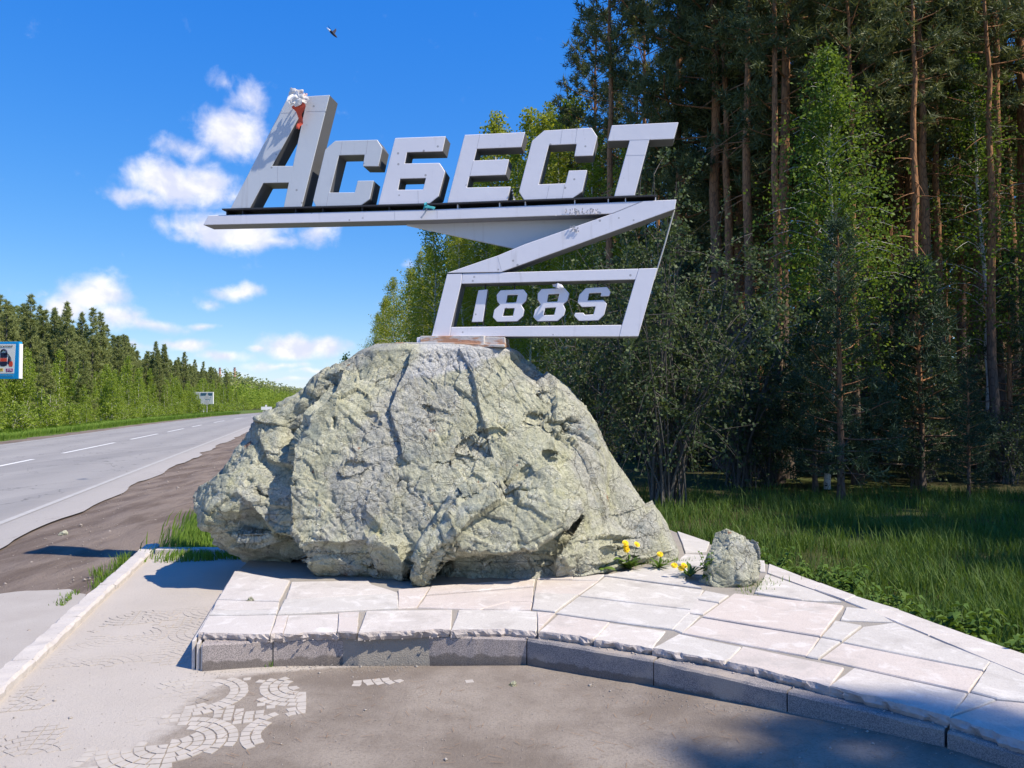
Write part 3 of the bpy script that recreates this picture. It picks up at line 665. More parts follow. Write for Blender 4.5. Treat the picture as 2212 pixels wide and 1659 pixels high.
# kerb blocks along the front
KB = [((437, 1450), (588, 1440)), ((591, 1440), (878, 1428)), ((884, 1428), (1137, 1436)), ((1139, 1437), (1411, 1481)), ((1413, 1482), (1699, 1535)), ((1702, 1536), (2040, 1612)), ((2047, 1615), (2330, 1710))]
def kz(px):   # ground height at the kerb foot
    return float(.085 * sstep((px - 1106) / 1664 * 4.2, .2, 2.1))
for kbi, (a, b) in enumerate(KB):
    za, zb = kz(a[0]), kz(b[0]); A = gp(*a, za)[:2]; B = gp(*b, zb)[:2]
    d = (B - A) / np.linalg.norm(B - A); nb = np.array([-d[1], d[0]])     # nb points away from the camera
    n = max(4, int(np.linalg.norm(B - A) / .05)); V = []
    prof = [(0.0, -.05), (-.001, .148), (.008, .158), (.12, .158), (.12, -.05)]
    for i in range(n + 1):
        p = A + (B - A) * (i / n)
        for j, (o, z) in enumerate(prof):
            jx = sr.normal(0, .0016) if j in (1, 2) else 0
            q_ = p + nb * (o + jx); V.append((q_[0], q_[1], z + (sr.normal(0, .0016) if j in (1, 2) else 0)))
    k = len(prof); Fc = [[i * k + j, i * k + j + 1, (i + 1) * k + j + 1, (i + 1) * k + j] for i in range(n) for j in range(k - 1)]
    m_ = bpy.data.meshes.new('kerb_block'); m_.from_pydata(V, [], Fc + [list(range(k)), [n * k + j for j in reversed(range(k))]])
    bm = bmesh.new(); bm.from_mesh(m_); bmesh.ops.recalc_face_normals(bm, faces=bm.faces); bm.to_mesh(m_); bm.free(); m_.materials.append(M_KERB_T if kbi in (0, 1, 2) else M_KERB)
    link('kerb_block', m_, platform)
# crumbled mortar chips between kerb blocks and slabs
V, Fq = [], []
for (a, b) in zip(FW[:-1], FW[1:]):
    L = np.linalg.norm(b - a)
    for k in range(int(L / .035)):
        p = a + (b - a) * sr.random(); d = (b - a) / L; nb = np.array([-d[1], d[0]])
        p = p + nb * sr.uniform(-.03, .03); sz = sr.uniform(.003, .009); z = .158 + sz * .3
        base = len(V); pts = sr.normal(0, 1, (6, 3)); pts = np.array([[1, 0, 0], [-1, 0, 0], [0, 1, 0], [0, -1, 0], [0, 0, .6], [0, 0, -.6]]) * sr.uniform(.6, 1.4, (6, 3)) * sz
        V += (pts + np.array([p[0], p[1], z])).tolist(); Fq += [[base + i for i in f] for f in ((0, 2, 4), (2, 1, 4), (1, 3, 4), (3, 0, 4), (2, 0, 5), (1, 2, 5), (3, 1, 5), (0, 3, 5))]
tag(link('mortar_chips', np_mesh('mortar_chips', V, np.array(Fq), [M_BROKEN]), platform), kind='stuff')
# upright facing plates on the left end of the platform
for k, (x, y) in enumerate([(414, 1446), (424, 1448), (433, 1449)]):
    A = gp(x, y, 0)[:2]; d = gp(*a6(945, 342), PZ)[:2] - gp(*a6(860, 482), PZ)[:2]; d /= np.linalg.norm(d)
    Ln = [1.75, 1.72, .12][k]; side = np.array([d[1], -d[0]]) * .018
    q_ = [A, A + d * Ln, A + d * Ln + side, A + side]
    MB().prism([(p[0], p[1], .17 - .012 * k) for p in q_], [(p[0], p[1], -.05) for p in q_]).build('facing_plate', M_SLAB[0], platform, bevel=.002)
print('platform', round(time.time() - T0, 1))
# ------------------------------------------------------------------ boulder
def grid_faces(n, m):
    """n rings of m points, closed around"""
    i = np.arange(n - 1)[:, None] * m; j = np.arange(m)[None, :]; k = (j + 1) % m
    return np.stack([i + j, i + k, i + m + k, i + m + j], -1).reshape(-1, 4)
def grid_normals(P, n, m):
    Q = P.reshape(n, m, 3)
    du = np.roll(Q, -1, 1) - np.roll(Q, 1, 1); dv = np.gradient(Q, axis=0)
    N = np.cross(du, dv); N /= np.linalg.norm(N, axis=2, keepdims=True) + 1e-9
    return N.reshape(-1, 3)
zt = [.13, .20, .30, .40, .50, .70, .91, 1.2, 1.47, 1.69, 1.86, 2.00, 2.08, 2.13]
XL = [-2.02, -2.22, -2.54, -2.74, -2.84, -2.84, -2.74, -2.56, -2.37, -2.00, -1.78, -1.56, -1.42, -1.28]
XR = [1.56, 1.57, 1.53, 1.47, 1.41, 1.28, 1.12, .90, .70, .50, .26, .12, .06, -.06]
YF = [6.24, 6.15, 6.08, 6.05, 6.05, 6.12, 6.20, 6.33, 6.46, 6.58, 6.67, 6.74, 6.78, 6.86]
YB = [8.5, 8.6, 8.7, 8.75, 8.8, 8.75, 8.6, 8.4, 8.2, 8.0, 7.85, 7.75, 7.68, 7.55]
NR, NA = 290, 860
zz = np.concatenate([np.linspace(.13, 2.13, NR - 22), np.full(22, 2.135)])
sh_ = np.concatenate([np.ones(NR - 22), np.linspace(.965, .02, 22)])
td = np.linspace(0, 2 * math.pi, 20001); ex = 2 / 3.4
cxd, cyd = np.sign(np.cos(td)) * np.abs(np.cos(td)) ** ex, np.sign(np.sin(td)) * np.abs(np.sin(td)) ** ex
ds_ = np.hypot(np.diff(cxd) * 2.2, np.diff(cyd) * 1.2) * np.where((cyd[1:] < .15), 1.0, .28)    # the camera side gets most of the points
al = np.concatenate([[0], np.cumsum(ds_)]); qs = np.linspace(0, al[-1], NA, endpoint=False)
sx_, sy_ = np.interp(qs, al, cxd), np.interp(qs, al, cyd)
xl, xr, yf, yb = [np.interp(zz, zt, a) for a in (XL, XR, YF, YB)]
xc, hw, yc, hd = (xl + xr) / 2, (xr - xl) / 2 * sh_, (yf + yb) / 2, (yb - yf) / 2 * sh_
yw = 7.25                                     # widest line stays where the outline was measured
yfront = np.where(sy_[None, :] < 0, 1, 0)
PX = xc[:, None] + hw[:, None] * sx_[None, :]
PY = np.where(sy_[None, :] < 0, yw + (yw - yf)[:, None] * sy_[None, :] * sh_[:, None], yw + (yb - yw)[:, None] * sy_[None, :] * sh_[:, None])
PZ_ = np.broadcast_to(zz[:, None], PX.shape)
P = np.stack([PX, PY, PZ_], -1).reshape(-1, 3).copy()
N = grid_normals(P, NR, NA)
if (N[:, 1][P[:, 1] < 6.5]).mean() > 0: N = -N
u, v = project(P); front = sstep(-N[:, 1], -.05, .35)
wob = np.stack([fbm(P, 3.0, 3, 31), fbm(P, 3.0, 3, 37)], 1) * 9
uu, vv = u + wob[:, 0], v + wob[:, 1]
wob2 = np.stack([fbm(P, 9.0, 3, 33), fbm(P, 9.0, 3, 39)], 1) * 13
push = np.zeros(len(P))
# left flank set back behind a steep break
brk = np.interp(vv, [740, 850, 900, 950, 1010, 1080, 1150, 1200, 1260], [790, 690, 655, 628, 622, 618, 612, 640, 690])
lft = sstep(brk - uu, -4, 16)
push -= .30 * lft * front * sstep(vv, 790, 930)
push += .16 * sstep(np.interp(vv, [860, 1000, 1260], [590, 560, 570]) - uu, -20, 90) * front     # flank comes forward again
# rough stepped flank upper left
push -= .14 * sstep(inpoly_sd(uu, vv, [(570, 960), (575, 880), (640, 845), (735, 800), (690, 860), (655, 930), (600, 985)]), -6, 14) * front
# right-hand low ledge with its undercut
led = inpoly_sd(uu, vv, [(884, 1275), (888, 1190), (920, 1150), (965, 1105), (1010, 1065), (1090, 1050), (1180, 1012), (1240, 1050), (1262, 1098), (1240, 1118), (1150, 1180), (1060, 1195), (985, 1200), (930, 1262)])
push += .22 * sstep(led, -3, 9) * front + .05 * sstep(led, 0, 60) * front
und = inpoly_sd(uu, vv, [(985, 1206), (1060, 1200), (1150, 1186), (1242, 1122), (1268, 1110), (1215, 1180), (1190, 1250), (930, 1270)])
push -= .15 * sstep(und, -4, 10) * front
push -= .10 * sstep(inpoly_sd(uu, vv, [(1000, 1070), (1090, 1052), (1150, 1056), (1060, 1085), (990, 1120), (940, 1150)]), -6, 12) * front
# lower band undercut left of the ledge
low = sstep(vv, 1168, 1200) * sstep(uu, 620, 680) * sstep(870 - uu, 0, 40)
push -= .07 * low * front
push += .10 * sstep(inpoly_sd(uu, vv, [(790, 1160), (875, 1165), (880, 1270), (800, 1270)]), -10, 12) * front
push -= .12 * sstep(inpoly_sd(uu, vv, [(575, 1170), (640, 1190), (640, 1250), (590, 1250), (520, 1215)]), -10, 16) * front
# overhanging lower left corner
push -= .22 * sstep(vv - np.interp(uu, [420, 500, 560, 640], [1120, 1075, 1150, 1230]), 0, 60) * sstep(640 - uu, 0, 60) * front
# right shoulder: smooth slab and pockets
push -= .42 * sstep(uu, 1215, 1440) * sstep(vv, 900, 1060) * front
for (pu, pv, ru, rv_, dep) in [(1225, 922, 26, 9, .11), (1160, 905, 30, 10, .06), (1190, 985, 22, 8, .09), (1130, 1015, 14, 26, .06), (965, 1005, 24, 14, .07), (870, 1055, 30, 9, .06), (532, 1066, 9, 9, .10), (520, 1045, 8, 14, .05),
                               (1060, 930, 24, 10, .05), (720, 905, 12, 10, .05), (1180, 850, 20, 8, .05), (990, 1180, 12, 18, .07), (1370, 1175, 22, 9, .06), (1010, 960, 20, 12, .05), (760, 1010, 12, 10, .04), (800, 900, 14, 9, .04), (920, 880, 16, 7, .04)]:
    r = np.hypot((uu + wob2[:, 0] - pu) / ru, (vv + wob2[:, 1] - pv) / (rv_ * .8)); push -= dep * .8 * sstep(1.25 - r, 0, .7) * front
P = P + N * push[:, None] * np.array([.75, 1, .35])
smoothR = sstep(uu, 1240, 1330)               # the right shoulder is water-smooth, the left one shattered
shat = 1 - .65 * smoothR
hN = grid_normals(P, NR, NA); hN = hN if (hN * N).sum(1).mean() > 0 else -hN
Pw = P + np.stack([fbm(P, 2.0, 3, s) for s in (41, 42, 43)], 1) * .035
f_a, e_a = facets(Pw, 1.15, 3, .25); f_b, e_b = facets(Pw * np.array([1, 1, 1.25]), 3.1, 7); f_c, e_c = facets(Pw, 8.0, 9)
def rot(Pq, a, b):
    ca, sa, cb, sb = math.cos(a), math.sin(a), math.cos(b), math.sin(b)
    Q = np.stack([Pq[:, 0] * ca - Pq[:, 2] * sa, Pq[:, 1], Pq[:, 0] * sa + Pq[:, 2] * ca], 1)
    return np.stack([Q[:, 0] * cb - Q[:, 1] * sb, Q[:, 0] * sb + Q[:, 1] * cb, Q[:, 2]], 1)
f_d, e_d = facets(rot(Pw, .7, .4) * np.array([1, 1, 2.6]), 5.0, 15); f_e, e_e = facets(rot(P, -.5, .2) * np.array([1, 1, 2.2]), 15.0, 19)
f_g, e_g = facets(rot(P, .3, -.6), 1.9, 29, .45)
D = f_a * .085 + f_g * .040 * shat + f_b * .016 * shat + f_c * .006 * shat + f_d * .010 * shat + f_e * .0038 * (1 - .4 * smoothR)
D -= .010 * np.exp(-(e_d / .022) ** 2) * sstep(fbm(P, 1.9, 2, 64), -.1, .4) * shat + .006 * np.exp(-(e_e / .04) ** 2) * sstep(fbm(P, 2.6, 2, 65), -.2, .3)
D += fbm(P, 2.6, 3, 51) * .022 + np.abs(fbm(P, 11.0, 4, 52)) * -.007 * shat + fbm(P, 34, 3, 53) * .0025
D -= .013 * np.exp(-(e_b / .022) ** 2) * sstep(fbm(P, 1.6, 2, 54), -.25, .35) * shat
D -= .008 * np.exp(-(e_c / .045) ** 2) * sstep(fbm(P, 2.4, 2, 55), -.2, .4)
topk = sstep(P[:, 2], 2.02, 2.10)
D *= (1 - .8 * topk)
P = P + hN * D[:, None]
P[:, 2] = np.maximum(P[:, 2], .10)
Pb = np.concatenate([P, [[xc[-1], 7.15, 2.135]]])
Fb = grid_faces(NR, NA)
bo = link('boulder', np_mesh('boulder', Pb, Fb[:, ::-1] if False else Fb, [M_ROCK], smooth=True))
bmm = bmesh.new(); bmm.from_mesh(bo.data); bmesh.ops.recalc_face_normals(bmm, faces=bmm.faces); bmm.to_mesh(bo.data); bmm.free()
tag(bo, 'huge pale yellow-green boulder carrying the metal town sign', 'boulder')
print('boulder', round(time.time() - T0, 1))

# small boulder
def small_rock(name, c, sx, sy, sz, seed, rz=0):
    n, m = 90, 150
    ph = np.linspace(0.02, math.pi * .86, n); t = np.linspace(0, 2 * math.pi, m, endpoint=False)
    X = np.sin(ph)[:, None] * np.cos(t)[None, :]; Y = np.sin(ph)[:, None] * np.sin(t)[None, :]; Zr = np.cos(ph)[:, None] * np.ones(m)[None, :]
    Q = np.stack([X, Y, Zr], -1).reshape(-1, 3)
    Q = np.sign(Q) * np.abs(Q) ** .72
    r2 = np.random.default_rng(seed)
    for _ in range(15):                                    # chisel planes
        d = r2.normal(0, 1, 3); d[2] = abs(d[2]) * .7; d /= np.linalg.norm(d); lim = r2.uniform(.66, .92)
        ov = np.maximum(Q @ d - lim, 0); Q = Q - ov[:, None] * d
    Q[:, 0] += .18 * (Q[:, 2] - .2)
    Q = Q * np.array([sx, sy, sz])
    Nn = grid_normals(Q, n, m); Nn = Nn if (Nn * Q).sum() > 0 else -Nn
    fa, _e = facets(Q, 5.0, seed); fb, e2 = facets(Q, 14, seed + 1)
    Q = Q + Nn * (fa * .022 + fb * .004 + fbm(Q, 9, 4, seed) * .006 - .008 * np.exp(-(e2 / .08) ** 2))[:, None]
    cz, sz_ = math.cos(rz), math.sin(rz)
    Q = np.stack([Q[:, 0] * cz - Q[:, 1] * sz_, Q[:, 0] * sz_ + Q[:, 1] * cz, Q[:, 2]], 1)
    o = link(name, np_mesh(name, Q + np.array(c), grid_faces(n, m), [M_ROCK2], smooth=True))
    b = bmesh.new(); b.from_mesh(o.data); bmesh.ops.holes_fill(b, edges=b.edges); bmesh.ops.recalc_face_normals(b, faces=b.faces); b.to_mesh(o.data); b.free()
    return o
sc_ = gp(1582, 1268, PZ)
tag(small_rock('small_boulder', (sc_[0] + .05, sc_[1] + .22, PZ + .165), .255, .22, .225, 5, .2), 'small knee-high rock standing alone on the paving slabs', 'rock')
# pebbles on the dirt verge
for k, (x, y, r_, lb) in enumerate([(138, 1155, .05, 'pale pebble lying on the brown verge beside the road'), (541, 1297, .025, 'dark chip of stone lying on the pale corner slab'), (1108, 1481, .022, 'tiny pale pebble on the silt in front of the granite kerb')]):
    zz_ = [-.05, PZ, .0][k]; p = gp(x, y, zz_); tag(small_rock('pebble', (p[0], p[1], zz_ + r_ * .35), r_ * 1.2, r_, r_ * .7, 30 + k), lb, 'pebble')

# ------------------------------------------------------------------ town sign
TH = math.radians(-8.5); R_ = np.array([math.cos(TH), math.sin(TH), 0]); NF = np.array([math.sin(TH), -math.cos(TH), 0]); S0 = np.array([0, 6.9, 0])
def sp(px, py, b=0.0):
    """point of the sign plane (b metres in front of it) seen at that place of the photo"""
    d = ray(px, py); o = np.array([0, 0, CAMZ]); t = ((S0 - o) @ NF + 0) / (d @ NF)
    return o + d * t + NF * b
z1 = lambda p: (414.8 + .25 * p[0], 172.9 + .25 * p[1])
z2 = lambda p: (933.2 + .25 * p[0], 241.9 + .25 * p[1])
z3 = lambda p: (829.6 + .3125 * p[0], 432.1 + .3125 * p[1])
z5 = lambda p: (812.3 + .28126 * p[0], 207.4 + .28126 * p[1])
sign = empty('town_sign', tuple(sp(1020, 740) * np.array([1, 1, 0]) + np.array([0, 0, 2.12])))
tag(sign, 'grey metal town sign with slanted letters and the year 1885 on the boulder', 'town sign')
bpy.context.view_layer.update()
SIGN_INV = np.array(sign.location)
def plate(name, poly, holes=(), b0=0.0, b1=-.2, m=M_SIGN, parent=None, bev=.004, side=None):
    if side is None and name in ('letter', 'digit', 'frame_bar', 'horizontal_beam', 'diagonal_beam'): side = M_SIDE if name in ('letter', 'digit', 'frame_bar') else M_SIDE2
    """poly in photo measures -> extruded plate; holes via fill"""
    bm = bmesh.new(); es = []
    for lp in [poly] + list(holes):
        vs = [bm.verts.new(Vector(sp(*p, 0) + NF * b0 - SIGN_INV)) for p in lp]
        es += [bm.edges.new((vs[i], vs[(i + 1) % len(vs)])) for i in range(len(vs))]
    bmesh.ops.triangle_fill(bm, use_beauty=True, use_dissolve=False, edges=es, normal=Vector(NF))
    bmesh.ops.dissolve_limit(bm, angle_limit=.01, verts=bm.verts, edges=bm.edges, delimit={'NORMAL'})
    ext = bmesh.ops.extrude_face_region(bm, geom=bm.faces[:])
    bmesh.ops.translate(bm, vec=Vector(NF * (b1 - b0)), verts=[g for g in ext['geom'] if isinstance(g, bmesh.types.BMVert)])
    bmesh.ops.recalc_face_normals(bm, faces=bm.faces)
    if bev:
        sharp = [e for e in bm.edges if len(e.link_faces) == 2 and e.calc_face_angle(0) > .3]
        bmesh.ops.bevel(bm, geom=sharp, offset=bev, segments=1, affect='EDGES')
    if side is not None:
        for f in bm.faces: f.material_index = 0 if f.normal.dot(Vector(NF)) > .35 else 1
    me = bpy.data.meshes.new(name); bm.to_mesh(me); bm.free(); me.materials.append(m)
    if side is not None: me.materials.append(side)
    return link(name, me, parent or sign)
LT = []
A_ = plate('letter', [z1(p) for p in [(330, 1112), (825, 150), (1190, 128), (945, 1101), (790, 1101), (835, 886), (615, 890), (500, 1106)]], [[z1(p) for p in [(690, 742), (870, 742), (978, 225)]]], 0, -.21, M_SIGN_A); A_['label'] = 'tall first letter, rag tied at its tip'
LT.append(A_)
LT.append(plate('letter', [z1(p) for p in [(1150, 600), (1235, 525), (1600, 515), (1645, 587), (1610, 745), (1475, 745), (1490, 645), (1270, 650), (1190, 972), (1405, 970), (1430, 870), (1570, 868), (1535, 1030), (1455, 1087), (1075, 1101), (1045, 1040)]], b1=-.2, m=M_SIGN_A))
LT.append(plate('letter', [z5(p) for p in [(145, 322), (535, 308), (510, 425), (238, 432), (220, 518), (487, 513), (530, 580), (480, 770), (412, 825), (15, 838)]], [[z5(p) for p in [(185, 635), (382, 630), (360, 718), (168, 720)]]]))
LT.append(plate('letter', [z5(p) for p in [(680, 298), (1145, 277), (1115, 392), (775, 405), (752, 495), (1022, 485), (995, 605), (718, 615), (697, 703), (1035, 695), (1008, 803), (545, 825)]]))
LT.append(plate('letter', [z5(p) for p in [(1197, 345), (1290, 265), (1655, 243), (1700, 312), (1665, 458), (1522, 462), (1540, 368), (1328, 377), (1250, 678), (1455, 670), (1480, 573), (1622, 568), (1583, 735), (1510, 785), (1140, 802), (1097, 735)]]))
LT.append(plate('letter', [z2(p) for p in [(1553, 115), (2130, 88), (2090, 232), (1878, 240), (1750, 722), (1573, 729), (1708, 245), (1518, 250)]]))
# rail the letters stand on, with its short posts
KX = 933.2
rail_top = [z1((262, 1113)), (KX, 439.6), z2((1942, 717))]
rail = [rail_top[0], rail_top[1], rail_top[2], (rail_top[2][0], rail_top[2][1] + 3.0), (KX, 442.8), (rail_top[0][0] + 1, rail_top[0][1] + 3.2)]
RAIL_ = plate('letter_rail', rail, (), .012, -.235, M_DARK, bev=0)
flg = [(rail[5][0] + 5, rail[5][1]), (KX, 442.8), (rail[3][0] - 1, rail[3][1]), (rail[3][0] - 1, rail[3][1] + 7), (KX, 451), (rail[5][0] + 5, rail[5][1] + 7)]
plate('rail_flange', flg, (), -.215, -.232, M_DARK, RAIL_, bev=0)
def rail_y(x): return np.interp(x, [rail[5][0], KX, rail[3][0]], [rail[5][1], 442.8, rail[3][1]])
def beam_y(x): return np.interp(x, [449.8, KX, 1461.2], [465.4, 452.6, 431.2])
for x in [z1((p, 0))[0] for p in (290, 428, 886, 1122, 1462, 1696)] + [z2((p, 0))[0] for p in (215, 578, 800, 1228, 1518, 1667, 1928)]:
    plate('rail_post', [(x, rail_y(x)), (x + 2.2, rail_y(x + 2.2)), (x + 2.2, beam_y(x + 2.2)), (x, beam_y(x))], (), -.01, -.19, M_SIGN if x > 900 else M_DARK, RAIL_, bev=0)
# horizontal beam, diagonal beam, gusset
HB_ = plate('horizontal_beam', [(449.8, 465.4), (KX, 452.6), (1388.2, 434.5), (1321, 461.5), (KX, 474.9), (438.5, 485.9)], (), 0, -.2)
DG_ = plate('diagonal_beam', [(965.7, 589.6), (1075.7, 551.9), (1133, 528), (1322.5, 461.6), (1389.5, 434.4), (1461.2, 431.2), (1457.7, 451.9), (1082.5, 587.6)], (), .003, -.2)
plate('gusset', [(872, 470), (1340, 445), (1160, 545), (1134, 536), (866, 478)], (), -.16, -.195, M_SIGN_A)
# frame of the year
f3 = lambda *P: [z3(p) for p in P]
plate('frame_bar', f3((435, 511), (540, 508), (533, 578), (462, 878), (455, 943), (328, 942)), (), 0, -.2)
plate('frame_bar', f3((541, 508), (1760, 474), (1736, 549), (534, 578)), (), -.002, -.2)
plate('frame_bar', f3((1761, 474), (1890, 470), (1757, 942), (1625, 943), (1645, 863), (1737, 548)), (), 0, -.2)
plate('frame_bar', f3((456, 943), (463, 878), (1644, 863), (1624, 943)), (), -.002, -.2)
DB, DE = -.045, -.115
plate('digit', f3((645, 618), (710, 612), (675, 838), (598, 840)), (), DB, DE)
plate('digit', f3((772, 650), (800, 618), (960, 612), (986, 645), (978, 690), (945, 723), (965, 755), (955, 800), (915, 835), (775, 838), (745, 805), (755, 755), (795, 720), (775, 690)),
      [f3((848, 652), (920, 650), (908, 703), (838, 705)), f3((828, 745), (897, 743), (885, 797), (815, 798))], DB, DE)
plate('digit', f3((1058, 640), (1085, 610), (1245, 602), (1278, 640), (1265, 690), (1235, 718), (1252, 752), (1240, 795), (1195, 832), (1055, 835), (1027, 805), (1038, 755), (1080, 718), (1058, 685)),
      [f3((1132, 648), (1208, 643), (1195, 697), (1123, 700)), f3((1110, 742), (1185, 738), (1172, 790), (1098, 793))], DB, DE)
plate('digit', f3((1347, 650), (1393, 603), (1540, 595), (1565, 628), (1556, 659), (1495, 661), (1501, 636), (1416, 640), (1405, 690), (1515, 686), (1540, 712), (1520, 790), (1480, 828), (1345, 832), (1310, 795), (1318, 776), (1376, 775), (1386, 790), (1446, 786), (1460, 732), (1366, 735), (1336, 705)), (), DB, DE)
for (x, y0, y1) in [(690, 572, 614), (893, 570, 613), (1190, 562, 605), (1475, 555, 598), (632, 836, 880), (675, 836, 880), (835, 834, 878), (1140, 830, 875), (1410, 826, 870)]:
    plate('digit_pin', f3((x - 4, y0), (x + 4, y0), (x + 4, y1), (x - 4, y1)), (), -.07, -.09, M_DARK, bev=0)
# pedestal of rusty steel
plate('base_plate', f3((98, 990), (560, 992), (700, 1000), (842, 1002), (842, 1020), (690, 1022), (300, 1022), (95, 1016)), (), .10, -.30, M_RUST)
plate('base_block', f3((262, 943), (700, 940), (700, 998), (262, 996)), (), .06, -.26, M_RUST)
plate('base_block', f3((660, 946), (838, 950), (842, 1006), (660, 1004)), (), .03, -.24, M_RUST)
plate('base_cheek', f3((230, 952), (260, 947), (260, 994), (230, 992)), (), .02, -.22, M_SIGN)
# stay cable on the right
ca, cb = sp(1457.5, 450, -.05) - SIGN_INV, sp(1413, 603, -.05) - SIGN_INV
MB().tube([ca, (ca + cb) / 2 + np.array([.003, 0, -.004]), cb], .007, 6).build('stay_cable', m_plain('pale_cable', (.5, .5, .48)), sign)
# welded seams of the sheet-metal skins
SEAM_OF = [LT[0]] * 3 + [LT[1]] * 3 + [LT[2]] + [LT[3]] * 2 + [LT[4]] * 4 + [LT[5]] * 2 + [HB_] * 2 + [DG_] * 2
for si_, (f_, (p, q_)) in enumerate([(z1, ((770, 285), (845, 283))), (z1, ((990, 272), (1160, 268))), (z1, ((740, 750), (740, 880))), (z1, ((1298, 528), (1285, 640))), (z1, ((1180, 980), (1160, 1095))), (z1, ((1518, 520), (1505, 640))), (z5, ((322, 725), (325, 825))), (z5, ((798, 295), (775, 400))), (z5, ((748, 500), (722, 610))),
                    (z5, ((1430, 262), (1415, 370))), (z5, ((1545, 252), (1530, 362))), (z5, ((1330, 690), (1310, 790))), (z5, ((1450, 680), (1430, 785))), (z2, ((1705, 242), (1876, 238))), (z2, ((1680, 375), (1842, 372))), (z1, ((1752, 1130), (1752, 1205))), (z2, ((45, 852), (45, 920))), (z2, ((568, 1248), (600, 1368))), (z2, ((1560, 876), (1822, 772)))]):
    a, b = np.array(f_(p)), np.array(f_(q_)); d = (b - a) / np.linalg.norm(b - a); nn = np.array([-d[1], d[0]]) * .28
    plate('seam', [tuple(a + nn), tuple(b + nn), tuple(b - nn), tuple(a - nn)], (), .0009 if si_ < 17 else .0039, -.004, M_SEAM, SEAM_OF[si_], bev=0)
# curled paint flakes on the beams
V, Fq = [], []; fr_ = np.random.default_rng(9)
spots = [(1222 + fr_.uniform(0, 75), 452 + fr_.uniform(0, 9)) for _ in range(34)] + [(1190 + fr_.uniform(0, 90), 455 + fr_.uniform(0, 12)) for _ in range(8)] + [(1238 + fr_.uniform(-6, 12), 496 + fr_.uniform(-8, 8)) for _ in range(16)] + [(1107 + .9 * i, 412 + 4 * i + fr_.uniform(-2, 2)) for i in range(6)]
for (x, y) in spots:
    c = sp(x, y, .006) - SIGN_INV; l, wd = fr_.uniform(.006, .022), fr_.uniform(.003, .009); an = fr_.uniform(0, 3.1)
    d1 = R_ * math.cos(an) + np.array([0, 0, 1]) * math.sin(an); d2 = -R_ * math.sin(an) + np.array([0, 0, 1]) * math.cos(an); b = len(V)
    for k in range(4):
        t_ = k / 3; cc = c + d1 * l * (t_ - .5) + NF * (.016 * t_ * t_ * fr_.uniform(.5, 1)); V += [cc - d2 * wd, cc + d2 * wd]
    Fq += [[b + 2 * k, b + 2 * k + 1, b + 2 * k + 3, b + 2 * k + 2] for k in range(3)]
tag(link('paint_flakes', np_mesh('paint_flakes', V, np.array(Fq), [m_plain('peeled_paint', (.62, .62, .66), .6)]), HB_), kind='stuff')

# rag and ribbons tied to the sign
def cloth(name, path, width, m, parent, seed, crump=.02, n=26, k=9):
    path = np.asarray(path); t = np.linspace(0, 1, n); tp = np.linspace(0, 1, len(path))
    C = np.stack([np.interp(t, tp, path[:, i]) for i in range(3)], 1); wd = np.interp(t, np.linspace(0, 1, len(width)), width)
    s = np.linspace(-1, 1, k); tn = np.gradient(C, axis=0); wdir = np.cross(tn, NF); wdir /= np.linalg.norm(wdir, axis=1, keepdims=True) + 1e-9
    V = C[:, None, :] + wd[:, None, None] * s[None, :, None] * wdir[:, None, :]
    V = V.reshape(-1, 3); g = np.stack([fbm(V, 14, 3, seed + i) for i in range(3)], 1); V = V + g * crump; V[:, :] += NF * crump * .7
    i = np.arange(n - 1)[:, None] * k; j = np.arange(k - 1)[None, :]
    return link(name, np_mesh(name, V, np.stack([i + j, i + j + 1, i + k + j + 1, i + k + j], -1).reshape(-1, 4), [m], smooth=True), parent)
M_WHITE = m_plain('white_cloth', (.80, .77, .75), .9, .05); M_RED = m_plain('red_cloth', (.62, .10, .06), .8, .15); M_TEAL = m_plain('teal_ribbon', (.05, .36, .42), .6, .1); M_TWINE = m_plain('pink_twine', (.68, .38, .34), .8)
rag = empty('cloth_rag', tuple(sp(*z1((960, 250)))))
tag(rag, 'crumpled white rag with a red tail tied over the tip of the tall first letter', 'rag')
RI = np.array(rag.location)
rp_ = lambda x, y, b: sp(*z1((x, y)), b) - RI
cloth('knot', [rp_(835, 150, .03), rp_(880, 140, .07), rp_(935, 150, .08), rp_(985, 140, .06)], [.02, .045, .05, .03], M_WHITE, rag, 3, .02)
cloth('fold', [rp_(905, 150, .08), rp_(930, 190, .11), rp_(955, 225, .12), rp_(960, 262, .10)], [.05, .085, .09, .03], M_WHITE, rag, 8, .024, 40, 18)
cloth('fold', [rp_(985, 130, .03), rp_(995, 170, .06), rp_(985, 220, .07)], [.02, .04, .03], M_WHITE, rag, 12, .018)
cloth('tail', [rp_(955, 250, .11), rp_(965, 275, .10), rp_(960, 310, .07), rp_(958, 350, .05), rp_(948, 400, .05), rp_(940, 445, .05)], [.055, .06, .03, .022, .020, .018], M_RED, rag, 14, .014, 40, 9)
MB().tube([rp_(905, 150, .05), rp_(985, 175, .09), rp_(1000, 130, .02)], .008).build('twine', M_TWINE, rag)
MB().tube([rp_(950, 135, .03), rp_(955, 165, .10), rp_(1002, 190, .04)], .008).build('twine', M_TWINE, rag)
rib = empty('ribbon', tuple(sp(*z5((405, 855)), .02))); tag(rib, 'thin teal ribbon knotted round the rail below the letters', 'ribbon'); RI = np.array(rib.location)
q5 = lambda x, y, b: sp(*z5((x, y)), b) - RI
cloth('bow', [q5(365, 862, .02), q5(400, 850, .035), q5(450, 858, .02)], [.012, .018, .012], M_TEAL, rib, 4, .02)
cloth('bow', [q5(398, 835, .02), q5(405, 850, .04), q5(415, 866, .02)], [.01, .014, .01], M_TEAL, rib, 5, .02)
cloth('tail', [q5(402, 860, .02), q5(380, 895, .015), q5(345, 942, .012)], [.006, .006, .007], m_plain('grey_ribbon', (.34, .38, .46), .6), rib, 6, .006)
